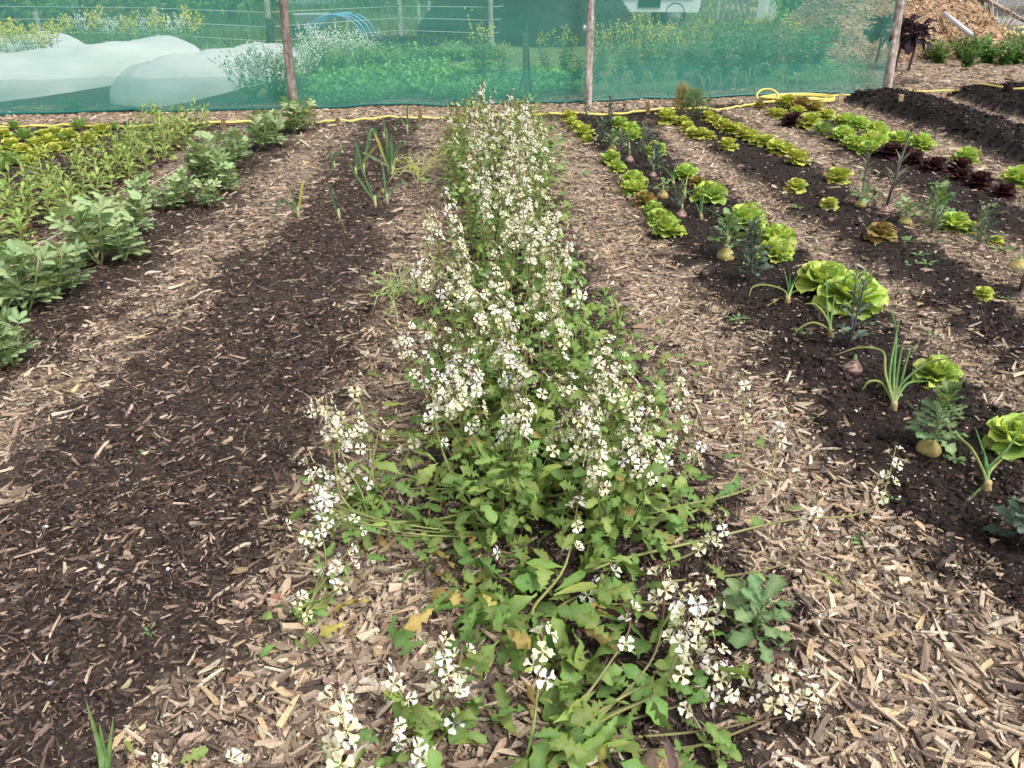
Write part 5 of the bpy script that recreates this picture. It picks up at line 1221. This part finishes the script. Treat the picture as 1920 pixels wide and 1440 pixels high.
# ------------------------------------------------------------------ strap leaves: leeks and onions
def strap(P, w, col, col2=None, v=.35, n=None):
    P = spline(P, 4); m = len(P); f = np.linspace(0, 1, m); tg = np.gradient(P, axis=0); tg /= np.linalg.norm(tg, axis=1)[:, None] + 1e-9
    ref = np.cross(tg.mean(0), (0, 0, 1)); ref = ref / np.linalg.norm(ref) if np.linalg.norm(ref) > .15 else np.array((1.0, 0, 0))
    if n is not None: ref = np.asarray(n, float)
    V, C = [], []
    for i in range(m):
        x = ref - tg[i] * ref.dot(tg[i]); x /= np.linalg.norm(x) + 1e-9; z = np.cross(x, tg[i]); ww = w * min(1, 3.2 * (1 - f[i]) + .04) * (.75 + .25 * f[i])
        for s in (-1, 0, 1): V.append(P[i] + x * ww * s + z * abs(s) * ww * v)
        c = np.array(col) if col2 is None else np.array(col) * (1 - f[i]) + np.array(col2) * f[i]
        if f[i] < .12: c = c * .4 + np.array((.5, .52, .25)) * .6
        C += [c * .9, c * 1.15, c * .9]
    Q = [(i * 3 + j, i * 3 + j + 1, i * 3 + 4 + j, i * 3 + 3 + j) for i in range(m - 1) for j in range(2)]
    return B().add(V, Q, None, C)
gl, gy = (.11, .19, .09), (.40, .38, .10)
def leek(x, y, hpx, label, leaves, group=None, wd=1.0):
    """leaves: (sideways reach, rise, fold-over, yellow) in plant heights"""
    p = np.array(on(x, y)); H = hpx * px(p) * 1.08; root = thing("leek_plant", tuple(p), label, "leek", group)
    b = B(); b.tube([(0, 0, -.01), (0, 0, H * .12), (0, 0, H * .28)], [.011, .010, .009], [(.62, .62, .42), (.42, .48, .2), (.2, .3, .12)], 7); b.obj("stalk", M['stem'], root)
    for (dx, dz, fo, yl) in leaves:
        dy = RM.uniform(-.15, .15) * H; z0 = H * .18
        if fo: P = [(0, 0, z0), (dx * H * .45, dy * .4, H * dz * .8), (dx * H * .7, dy * .6, H * dz), (dx * H * (.7 + .35 * fo), dy, H * dz - H * .25 * fo), (dx * H * (.7 + .55 * fo), dy, H * dz - H * .6 * fo)]
        else: P = [(0, 0, z0), (dx * H * .3, dy * .3, H * dz * .4), (dx * H * .65, dy * .6, H * dz * .75), (dx * H, dy, H * dz)]
        strap(np.array(P), max(.007, H * .035) * wd, gl if not yl else (.25, .28, .09), gy if yl else None, n=(1, .15, 0)).obj("leaf", M['leaf'], root)
leek(560, 409, 68, "leek with one leaf folded over to the ground on the dark bed", [(.25, 1.0, 0, 1), (-.5, .5, 1, 0), (-.12, .72, 0, 0)])
leek(636, 411, 66, "single-leaved leek bent backwards beside the folded one", [(-.2, 1.0, 0, 0), (-.14, .6, 0, 1)])
leek(704, 388, 72, "leek leaning toward the radish side with a yellow-tipped leaf", [(-.5, .95, 0, 0), (-.3, 1.0, 0, 0), (.28, .45, .2, 1)])
leek(726, 383, 66, "upright leek with one leaf drooping toward the rocket row", [(-.05, 1.0, 0, 0), (.6, .62, .4, 0)])
leek(668, 332, 62, "leek with a long yellow leaf crossing its neighbour", [(.75, .95, 0, 1), (-.15, .35, 0, 0), (.1, .8, 0, 0)])
leek(683, 328, 76, "tall leek with two tips folded over", [(-.15, .85, 0, 0), (.35, .98, .45, 0), (.4, 1.0, .3, 0), (-.2, .2, .2, 0)])
leek(729, 326, 78, "bushiest leek with long spreading leaves", [(-.25, .92, 0, 1), (.02, 1.0, 0, 0), (.15, .9, 0, 0), (.55, .72, .15, 0), (-.75, .45, .1, 0), (.25, .4, .1, 0)])
leek(736, 328, 60, "slim leek standing against the bushiest one", [(.05, 1, 0, 0), (-.2, .7, 0, 0), (.12, .5, 0, 1)])
leek(627, 314, 36, "short leek with a whitish folded leaf by the chip path", [(-.3, 1, 0, 0), (.3, .75, .6, 0), (-.1, .8, 0, 0)])
leek(642, 287, 16, "tiny yellowish leek shoot by the chip path", [(-.15, 1, 0, 1), (.1, .9, 0, 0)])
leek(694, 263, 32, "short leek behind the tall folded one", [(.05, 1, 0, 0), (-.2, .7, 0, 0)])
leek(720, 259, 36, "thin upright leek near the hose", [(.02, 1, 0, 0), (-.15, .4, 0, 0), (.1, .8, 0, 0)])
leek(764, 250, 52, "leek in front of the brown peg with one leaf lying out", [(.06, 1, 0, 0), (-.25, .45, .1, 0), (.45, .25, .35, 0)])
leek(741, 243, 14, "tiniest leek shoot close to the hose", [(.05, 1, 0, 0), (-.4, .4, .2, 1)])
# the big leek shoot in the front corner
p = np.array(on(198, 1475)); root = thing("leek_plant", tuple(p), "broad-leaved leek shoot rising from the dark bed in the foreground corner", "leek")
for (a, b_) in (((190, 1400, .07), (160, 1308, .17)), ((200, 1420, .05), (186, 1352, .11)), ((205, 1430, .04), (213, 1345, .12)), ((196, 1440, .03), (178, 1400, .06))):
    q, t = np.array(G(*a)) - p, np.array(G(*b_)) - p; strap(np.array([(0, 0, -.01), q * .5, q, t]), .0085, (.10, .19, .07), (.16, .26, .09), .5, n=(.9, -.3, 0)).obj("leaf", M['leaf'], root)

def onion(x, y, label, leaves, bulb=True, cat="onion"):
    """leaves: list of picture points (x, y, height) for each hollow leaf, last yellow flag"""
    p = np.array(on(x, y)); root = thing("onion_plant", tuple(p), label, cat)
    b = B(); t = blob_tpl(9, 6, (.16, .06, .05), [(-.1, .3), (.12, .5), (.4, .44), (.7, .34), (1, .3)], (.36, .30, .13), .05, 3); b.tp(t, np.diag((.034, .034, .05)), (0, 0, -.016)); b.obj("bulb", M['root'], root)
    for pts, yl in leaves:
        P = np.array([(0, 0, .02)] + [np.array(G(*q)) - p for q in pts]); P = spline(P, 5); f = np.linspace(0, 1, len(P)); r = .0052 * np.minimum(1, 2.2 * (1 - f) + .15)
        c0, c1 = np.array((.33, .40, .16)), np.array((.10, .20, .06)) if not yl else np.array((.30, .34, .10))
        k = np.clip(f * 3, 0, 1)[:, None]; b = B(); b.tube(P, r, c0 * (1 - k) + c1 * k, 7); b.obj("leaf", M['leaf'], root)
onion(1674, 768, "tall spring onion clump with brown papery base and arching leaves", [
    ([(1668, 700, .10), (1690, 580, .26)], 0), ([(1676, 700, .10), (1680, 620, .2), (1668, 575, .26)], 0), ([(1660, 700, .1), (1655, 660, .14), (1610, 652, .14), (1562, 668, .10)], 1), ([(1690, 720, .08), (1740, 680, .11), (1782, 672, .11)], 0), ([(1690, 715, .08), (1705, 660, .14), (1725, 642, .16)], 0), ([(1655, 720, .07), (1630, 715, .08), (1617, 732, .05)], 1), ([(1662, 700, .09), (1658, 765, .01)], 0), ([(1684, 690, .11), (1694, 640, .17)], 0), ([(1700, 720, .07), (1740, 715, .07)], 0)])
onion(1476, 568, "spring onion with thin leaves drooping left of the large lettuces", [
    ([(1478, 540, .05), (1470, 505, .1)], 0), ([(1482, 540, .05), (1500, 500, .12)], 0), ([(1470, 545, .05), (1440, 535, .06), (1412, 538, .05), (1404, 558, .02)], 1), ([(1468, 555, .03), (1445, 570, .02), (1424, 580, .01)], 1), ([(1480, 540, .05), (1482, 512, .1)], 0), ([(1486, 548, .05), (1500, 545, .05)], 0), ([(1490, 530, .07), (1515, 510, .1), (1560, 520, .09), (1580, 550, .04)], 0)])
onion(1557, 632, "spring onion with pale sagging leaves beside the dark kale stalk", [
    ([(1552, 590, .07), (1548, 500, .2)], 0), ([(1552, 600, .06), (1530, 572, .1), (1508, 570, .1)], 1), ([(1550, 615, .04), (1525, 605, .06), (1500, 615, .04), (1475, 640, .01)], 1), ([(1558, 600, .06), (1566, 550, .12)], 0)])
onion(1848, 918, "spring onion with leaves splayed flat at the bed edge", [
    ([(1852, 880, .05), (1890, 840, .1), (1915, 800, .15)], 0), ([(1850, 870, .06), (1828, 800, .14)], 0), ([(1842, 880, .05), (1820, 840, .09), (1790, 815, .1), (1772, 795, .12)], 1), ([(1850, 905, .03), (1815, 940, .015), (1792, 972, .005)], 0), ([(1855, 885, .05), (1880, 860, .08)], 1), ([(1848, 880, .05), (1845, 840, .1)], 0)])
onion(1262, 349, "spring onion arching over the path side between lettuces", [
    ([(1258, 330, .06), (1240, 312, .1), (1206, 308, .1)], 0), ([(1262, 325, .07), (1268, 305, .12)], 0), ([(1258, 340, .03), (1240, 345, .04), (1226, 352, .02)], 1), ([(1266, 330, .06), (1280, 312, .1)], 0)])
onion(1283, 372, "spring onion with crossed yellowish leaves beside the broad butterhead", [
    ([(1285, 350, .06), (1292, 322, .13)], 1), ([(1280, 355, .05), (1300, 375, .03), (1270, 392, .01)], 1), ([(1286, 355, .05), (1278, 335, .1)], 0), ([(1290, 360, .05), (1310, 356, .06), (1330, 352, .06)], 0)])
onion(1314, 412, "spring onion behind the swede with pea-like leaves", [
    ([(1313, 380, .08), (1311, 342, .18)], 0), ([(1316, 385, .08), (1322, 345, .18)], 0), ([(1308, 390, .07), (1300, 370, .12)], 0), ([(1320, 390, .07), (1370, 420, .08), (1395, 450, .05)], 0)])

# ------------------------------------------------------------------ swedes, kale, weeds
SWL = [leaf_tpl([(0, .02), (.2, .03), (.28, .10), (.34, .05), (.45, .16), (.52, .10), (.66, .24), (.76, .19), (.88, .2), (1, .05)], .6, .22, .06, 3, 1, (.26, .36, .17), (.12, .22, .085), seed=s, asym=.25) for s in (1, 2, 3)]
KLL = [leaf_tpl([(0, .02), (.2, .04), (.3, .12), (.38, .07), (.5, .17), (.58, .12), (.75, .2), (.9, .13), (1, .03)], .4, .3, .08, 4, 1, (.16, .20, .15), (.075, .13, .09), seed=s, asym=.3) for s in (4, 5, 6)]
OLL = [leaf_tpl([(0, .02), (.25, .05), (.5, .1), (.75, .09), (1, .01)], .3, .4, .02, 2, 1, (.20, .22, .15), (.13, .19, .11), seed=s, asym=.2) for s in (7, 8)]
def ringed(col, col2, seed):
    t = blob_tpl(12, 9, (1, 1, 1), [(-.1, .25), (.05, .42), (.2, .49), (.35, .5), (.5, .46), (.65, .38), (.8, .27), (.92, .2), (1, .16)], None, .03, seed); rg = random.Random(seed)
    C = []
    for i in range(9):
        for j in range(12): C.append(np.array(col) if rg.random() < .6 else np.array(col2))
    t.C = np.array(C + [col, col]); return t
YROOT = ringed((.40, .33, .12), (.30, .22, .08), 1)
YROOT.C[84:] = YROOT.C[84:] * .6 + np.array((.30, .34, .14)) * .4
PROOT = ringed((.13, .035, .055), (.42, .30, .24), 3)
def rooted(name, cat, x, y, rpx, root_t, label, leaves, hpx, tpls, spread=.6, upright=.9, stempx=0, scol=(.3, .34, .15), lpx=None, group=None):
    p = np.array(on(x, y)); u = px(p); root = thing(name, tuple(p), label, cat, group); R = rpx * 2 * u
    obj("root", root_t.mesh("root", M['root']), root, loc=(0, 0, -.10 * R), R=np.diag((R, R, R * .72)))
    H = hpx * u; z0 = R * .58
    b = B(); lean = np.array((RM.uniform(-.1, .1), RM.uniform(-.05, .05)))
    top = np.array((lean[0] * H, lean[1] * H, z0 + max(stempx * u, .03)))
    b.tube([(0, 0, z0 * .8), top * .5 + (0, 0, z0 * .4), top], [min(.012, R * .13), min(.009, R * .1), .003], scol, 7); b.obj("stem", M['stem'], root)
    for k in range(leaves):
        f = k / max(leaves - 1, 1); a = k * 2.4 + RM.uniform(-.4, .4); zz = np.array((0, 0, z0)) * (1 - f) + top * f
        L = (lpx or hpx * .75) * u * RM.uniform(.75, 1.1) * (1 - .3 * f * (stempx > 0))
        obj("leaf", tpls[int(RM.integers(len(tpls)))].mesh("leaf", M['leaf']), root, loc=zz, R=frame(dirv(a, spread + (upright - spread) * f + RM.uniform(-.2, .25)), (0, 0, 1), L, RM.normal(0, .3)))
    return root
rooted("swede_plant", "swede", 1360, 484, 17, YROOT, "big yellow swede with a tall tuft of rounded glaucous leaves beside large lettuces", 22, 85, SWL, .4, 1.4, 45, lpx=48)
rooted("swede_plant", "swede", 1242, 370, 11, YROOT, "pear-shaped yellow swede on dark soil beside squat bronze lettuce", 8, 40, SWL, .3, 1.2, 10)
rooted("swede_plant", "swede", 1148, 282, 9, YROOT, "swede almost hidden under a round tuft of green leaves near the first lettuces", 16, 36, SWL, .3, 1.3, 14)
rooted("swede_plant", "swede", 1613, 386, 11, YROOT, "golden swede with a flat crown of blue-green leaves and a dark stalk behind", 12, 44, SWL, .25, 1.1, 12)
rooted("swede_plant", "swede", 1696, 421, 13, YROOT, "round yellow swede with leaves leaning toward the purple stalk", 14, 50, SWL, .4, 1.2, 16)
rooted("swede_plant", "swede", 1747, 420, 12, YROOT, "bushy feathery-leaved swede beside the large lone lettuce", 26, 70, SWL, .4, 1.4, 40, lpx=40)
rooted("swede_plant", "swede", 1740, 846, 22, YROOT, "yellow-rooted swede with a dense column of bright green leaves by the onion clump", 40, 120, SWL, .3, 1.4, 92, lpx=56)
rooted("swede_plant", "swede", 1906, 505, 17, YROOT, "pale yellow swede lying behind dark stalks at the edge of the bed", 4, 30, SWL, .3, 1.2, 8)
rooted("kohlrabi_plant", "kohlrabi", 1180, 303, 9, PROOT, "small purple striped root beside thin kale stalks near the path lettuces", 7, 38, KLL, .8, 1.4, 30, lpx=22)
rooted("kohlrabi_plant", "kohlrabi", 1277, 407, 11, PROOT, "purple root half buried behind the double green lettuce", 4, 30, OLL, .8, 1.4, 14, lpx=18)
rooted("kohlrabi_plant", "kohlrabi", 1224, 332, 8, PROOT, "dull purple root under thin dark stalks in the onion patch", 9, 50, KLL, .9, 1.4, 44, lpx=24)
rooted("kohlrabi_plant", "kohlrabi", 1593, 380, 11, PROOT, "purple ridged root touching the golden swede", 3, 20, OLL, .6, 1.2, 6, lpx=14)
rooted("kohlrabi_plant", "kohlrabi", 1659, 398, 11, PROOT, "purple ringed root carrying a tall bare purple stalk with tufts of leaves", 22, 130, OLL, .7, 1.35, 118, (.13, .08, .10), lpx=36)
rooted("kohlrabi_plant", "kohlrabi", 1598, 696, 18, PROOT, "purple and cream striped round root alone on dark soil", 2, 12, OLL, .2, .6, 3, lpx=10)
rooted("kohlrabi_plant", "kohlrabi", 1834, 470, 12, PROOT, "ringed grey-purple root under a spray of blue-green leaves", 20, 50, KLL, .3, 1.2, 34, lpx=34)
def kale(x, y, hpx, label, n, tpls, lpx, scol=(.11, .085, .11), wide=.5, group=None, z0=.15, stalks=1):
    p = np.array(on(x, y)); u = px(p); root = thing("kale_plant", tuple(p), label, "kale", group); H = hpx * u * 1.1
    for s in range(stalks):
        ln = np.array((RM.uniform(-.12, .12), RM.uniform(-.1, .1))) * (1 if stalks == 1 else 2); b = B()
        P = np.array([(ln[0] * H * f * f, ln[1] * H * f, H * f - .01) for f in np.linspace(0, 1, 6)]); b.tube(P, np.linspace(.0048, .0015, 6) * (1 + H), scol, 6); b.obj("stalk", M['stem'], root)
        for k in range(n):
            f = z0 + (1 - z0) * k / (n - 1); q = np.array([np.interp(f, np.linspace(0, 1, 6), P[:, c]) for c in range(3)]); a = k * 2.4 + RM.uniform(-.4, .4)
            obj("leaf", tpls[int(RM.integers(len(tpls)))].mesh("leaf", M['leaf']), root, loc=q, R=frame(dirv(a, wide + .7 * f + RM.uniform(-.3, .2)), (0, 0, 1), lpx * u * RM.uniform(.6, 1.1) * (1.1 - .5 * f), RM.normal(0, .3)))
kale(1407, 530, 100, "dark purple-green kale stalk with small curled leaves beside the twin lettuces", 40, KLL, 44)
kale(1590, 652, 135, "purple-grey branching kale stalk in front of the largest butterhead", 20, KLL, 40, (.09, .075, .095), .4, None, .12, 2)
kale(1911, 1020, 100, "dark kale with purple midribs standing where the bed runs out of view", 30, KLL, 70, (.10, .06, .10), .4, None, .05, 2)
kale(1912, 545, 90, "thin dark kale stalks in front of the pale yellow swede", 12, OLL, 36, (.06, .055, .055), .9, None, .2, 2)
kale(1615, 372, 88, "slim blue-green kale stalk rising behind the golden swede", 24, OLL, 26, (.12, .11, .12), .6)
kale(1098, 224, 34, "dark green kale standing at the hose beside the small lettuce cluster", 26, KLL, 15)
kale(1141, 238, 46, "dark kale with a pointed top close to the hose behind lettuces", 34, KLL, 20)
kale(1128, 268, 36, "blue-green kale leaning over the bed between lettuce pairs", 28, KLL, 20)
kale(1166, 290, 36, "thin-leaved dark kale between the tufted swede and lettuces", 24, OLL, 20, stalks=2)
kale(1204, 300, 50, "tall thin kale stalks beside the green lettuce", 20, OLL, 24, (.1, .09, .1), .7, None, .2, 2)
kale(1232, 318, 52, "spindly dark kale in front of the green lettuce", 18, KLL, 20, (.1, .08, .1), .6, None, .2, 2)
kale(1268, 392, 40, "low blue-green kale with narrow leaves beside the purple root", 26, OLL, 24, stalks=2)
kale(1833, 448, 50, "blue-green kale leaning right above the ringed root", 22, OLL, 30, stalks=2)
kale(1745, 440, 50, "grey-green kale sprout in front of the feathery swede", 22, OLL, 28, stalks=2)
WL = [leaf_tpl([(0, .03), (.3, .09), (.6, .15), (.85, .1), (1, .01)], .5, .25, .02, 2, 1, (.22, .33, .14), (.11, .2, .06), seed=s) for s in (1, 2)]
def weed(seed, n=9):
    rg = random.Random(seed); root = thing("weed_rosette", (0, 0, 0), "", "weed")
    for k in range(n):
        a = k * 2.4 + rg.uniform(-.3, .3); obj("leaf", WL[rg.randrange(2)].mesh("leaf", M['leaf']), root, loc=(0, 0, .02), R=frame(dirv(a, rg.uniform(.1, .6)), (0, 0, 1), rg.uniform(.35, .58), rg.uniform(-.2, .2)))
    return Proto(root)
weeds = [weed(1, 9), weed(2, 7), weed(3, 11)]
for (x, y, w, lab) in [(1382, 600, 46, "flat green weed with pointed leaves on the chip edge left of the onion"), (1512, 628, 24, None), (1741, 630, 34, None), (1791, 862, 46, "leafy weed rosette right of the bright green swede"), (1670, 940, 48, "small round-leaved weed where the sprawling rocket stem turns up"), (1620, 1020, 54, "three-leaved weed lying across wood chips on the main path"), (1339, 640, 22, None), (1759, 456, 38, "star-shaped green weed below the feathery swede"), (1723, 480, 36, None), (1737, 497, 40, "purple-hearted weed rosette in the small weed patch"), (1703, 496, 28, None), (1703, 452, 36, None), (1494, 390, 26, None), (1874, 470, 46, None), (1752, 347, 32, None), (1861, 388, 28, None), (1858, 1188, 40, "small weed with a dark centre on soil beyond the chip path"), (280, 1185, 34, "pale little clover-like seedling on the dark bed in the foreground"), (455, 490, 16, None), (272, 850, 26, "sprouting purple seedling on the dark compost"), (100, 406, 44, "dark green weed rosette at the edge of the radish band"), (30, 470, 42, None), (1535, 468, 22, None), (1495, 620, 20, None), (1165, 412, 18, None), (1330, 590, 16, None), (1480, 1190, 16, None), (1880, 560, 22, None)]:
    p = on(x, y); weeds[int(RM.integers(3))].put(p, RM.uniform(0, 6.28), w * px(p), lab or "tiny green weed rosette dotted on soil or chips", None if lab else "small weeds", "weed")
# leafy volunteers at the edge of the rocket row
def volunteer(x, y, hpx, label, n, lpx, tpls=RL, up=1.1, spread=.2):
    p = np.array(on(x, y)); u = px(p); root = thing("leafy_plant", tuple(p), label, "leafy plant"); H = hpx * u
    b = B(); b.tube([(0, 0, -.01), (0, .01, H * .4), (.01, 0, H * .75)], [.006, .005, .002], (.25, .32, .1), 5); b.obj("stem", M['stem'], root)
    for k in range(n):
        f = k / (n - 1); a = k * 2.4 + RM.uniform(-.4, .4)
        obj("leaf", tpls[int(RM.integers(len(tpls)))].mesh("leaf", M['leaf']), root, loc=(0, 0, H * .75 * f), R=frame(dirv(a, spread + (up - spread) * f), (0, 0, 1), lpx * u * RM.uniform(.7, 1.15) * (1 - .3 * f), RM.normal(0, .3)))
volunteer(1134, 585, 40, "upright light green seedling on dark soil between rocket and chip path", 12, 26)
volunteer(1158, 640, 75, "leafy green shoot at the edge of the flowering row near the white blooms", 16, 40)
volunteer(1225, 775, 90, "bright leafy shoot standing at the row's edge over the dark soil", 18, 46)
volunteer(1055, 420, 45, "green leafy tuft poking from the flowers beside the chip path", 14, 34)
volunteer(1415, 1195, 110, "mustard-like plant with broad lobed green leaves between flower sprays and chips", 20, 95, SWL, 1.0, .1)
volunteer(1345, 1425, 60, "low seedling with toothed leaves at the front edge of chips", 8, 60, RL)
volunteer(1270, 1440, 50, "small toothed-leaf seedling beside a brown stone", 7, 55, RL)
volunteer(160, 440, 55, "single pale radish shoot standing between bean plants", 7, 30, RDL, 1.4, .9)
# brown stone under the leaves
b = B(); t = blob_tpl(12, 8, (.22, .15, .11), [(0, .42), (.2, .5), (.4, .46), (.55, .3), (.62, .1)], (.3, .21, .15), .08, 9); b.tp(t, np.diag((.095, .07, .075)), (0, 0, -.01)); b.obj("stone", M['root'], label="rounded brown stone under rocket leaves in the foreground", cat="stone", loc=on(1240, 1440))
# fennel: feathery tufts by the hose
def fennel(x, y, hpx, wpx, col, label, n=170):
    p = np.array(on(x, y)); u = px(p); root = thing("fennel_plant", tuple(p), label, "fennel"); H, W = hpx * u, wpx * u
    b = B()
    for k in range(5): b.tube([(0, 0, 0), (RM.normal(0, W * .15), RM.normal(0, W * .15), H * .5), (RM.normal(0, W * .3), RM.normal(0, W * .3), H * .8)], .004, (.2, .26, .1), 5)
    b.obj("stem", M['stem'], root); b = B()
    for k in range(n):
        f = RM.uniform(.3, 1); a = RM.uniform(0, 6.28); r = W * .5 * math.sqrt(RM.random()) * math.sin(min(1, f + .12) * 2.7); q = np.array((r * math.cos(a), r * math.sin(a), H * f))
        for m in range(3): d = dirv(a + RM.normal(0, .7), RM.uniform(.2, 1.3)) * RM.uniform(.04, .08); b.tube([q, q + d * .5 + RM.normal(0, .004, 3), q + d], [.0022, .002, .001], np.array(col) * RM.uniform(.7, 1.3), 3, False)
    b.obj("feathery_foliage", M['leaf'], root, kind="stuff")
fennel(1298, 228, 54, 34, (.18, .25, .09), "feathery green fennel tuft standing at the hose")
fennel(1274, 226, 60, 24, (.36, .33, .10), "yellowing feathery fennel beside the greener tuft", 130)
volunteer(1326, 222, 42, "yellow-green bolting shoot beside the fennel at the hose", 16, 20, WL, 1.4, .8)
# chickweed-like tangle left of the row
p = np.array(on(790, 335)); root = thing("pale_weed_tangle", tuple(p), "pale yellow-green weed with trailing thin stems left of the rocket row", "weed")
sb, lb_ = B(), B()
for k in range(22):
    a = RM.uniform(0, 6.28); L = RM.uniform(.15, .42); P = np.array([(math.cos(a) * L * f + RM.normal(0, .015), math.sin(a) * L * f * 1.3 + RM.normal(0, .015), .03 + .12 * math.sin(f * 2.6) * RM.uniform(.5, 1)) for f in np.linspace(0, 1, 6)])
    sb.tube(P, .003, (.42, .42, .16), 4, False)
    for m in range(9): lb_.tp(WL[0], frame(dirv(RM.uniform(0, 6.28), RM.uniform(0, .9)), (0, 0, 1), RM.uniform(.025, .05)), P[int(RM.integers(1, 6))] + RM.normal(0, .012, 3), (2.0, 1.6, 1.3))
sb.obj("stem", M['stem'], root); lb_.obj("foliage", M['leaf'], root, kind="stuff")
p = np.array(on(745, 560)); root = thing("pale_weed_tangle", tuple(p), "wiry yellow-green weed trailing over chips left of the flowering middle stretch", "weed"); sb, lb_ = B(), B()
for k in range(20):
    a = RM.uniform(0, 6.28); L = RM.uniform(.12, .32); P = np.array([(math.cos(a) * L * f * .6 + RM.normal(0, .012), math.sin(a) * L * f * 1.6 + RM.normal(0, .012), .02 + .1 * math.sin(f * 2.6) * RM.uniform(.4, 1)) for f in np.linspace(0, 1, 6)])
    sb.tube(P, .0022, (.38, .40, .16), 4, False)
    for m in range(6): lb_.tp(WL[1], frame(dirv(RM.uniform(0, 6.28), RM.uniform(0, .9)), (0, 0, 1), RM.uniform(.02, .05)), P[int(RM.integers(1, 6))], (1.8, 1.5, 1.2))
sb.obj("stem", M['stem'], root); lb_.obj("foliage", M['leaf'], root, kind="stuff")

# dry leaves lying in the chip litter
DRY = [leaf_tpl([(0, .02), (.15, .1), (.4, .22), (.7, .2), (.9, .1), (1, .01)], bnd, .35, .05, 2, 1, c, tuple(q * .85 for q in c), seed=k) for k, (bnd, c) in enumerate([(1.3, (.42, .31, .20)), (.7, (.36, .24, .15)), (-1.0, (.48, .38, .26)), (1.0, (.30, .17, .10)), (.5, (.40, .24, .14))])]
for k in range(46):
    x, y = RM.uniform(420, 900), RM.uniform(1060, 1440)
    if k > 34: x, y = RM.uniform(60, 400), RM.uniform(950, 1300)
    p = on(x, y, .012); s = RM.uniform(.03, .06)
    obj("dry_leaf", DRY[k % 5].mesh("dry_leaf", M['leaf']), None, "curled dry brown leaf lying in the foreground litter", "leaf", "dry leaves in the litter", loc=p, R=frame(dirv(RM.uniform(0, 6.28), RM.normal(0, .2)), (RM.normal(0, .3), RM.normal(0, .3), 1), s))
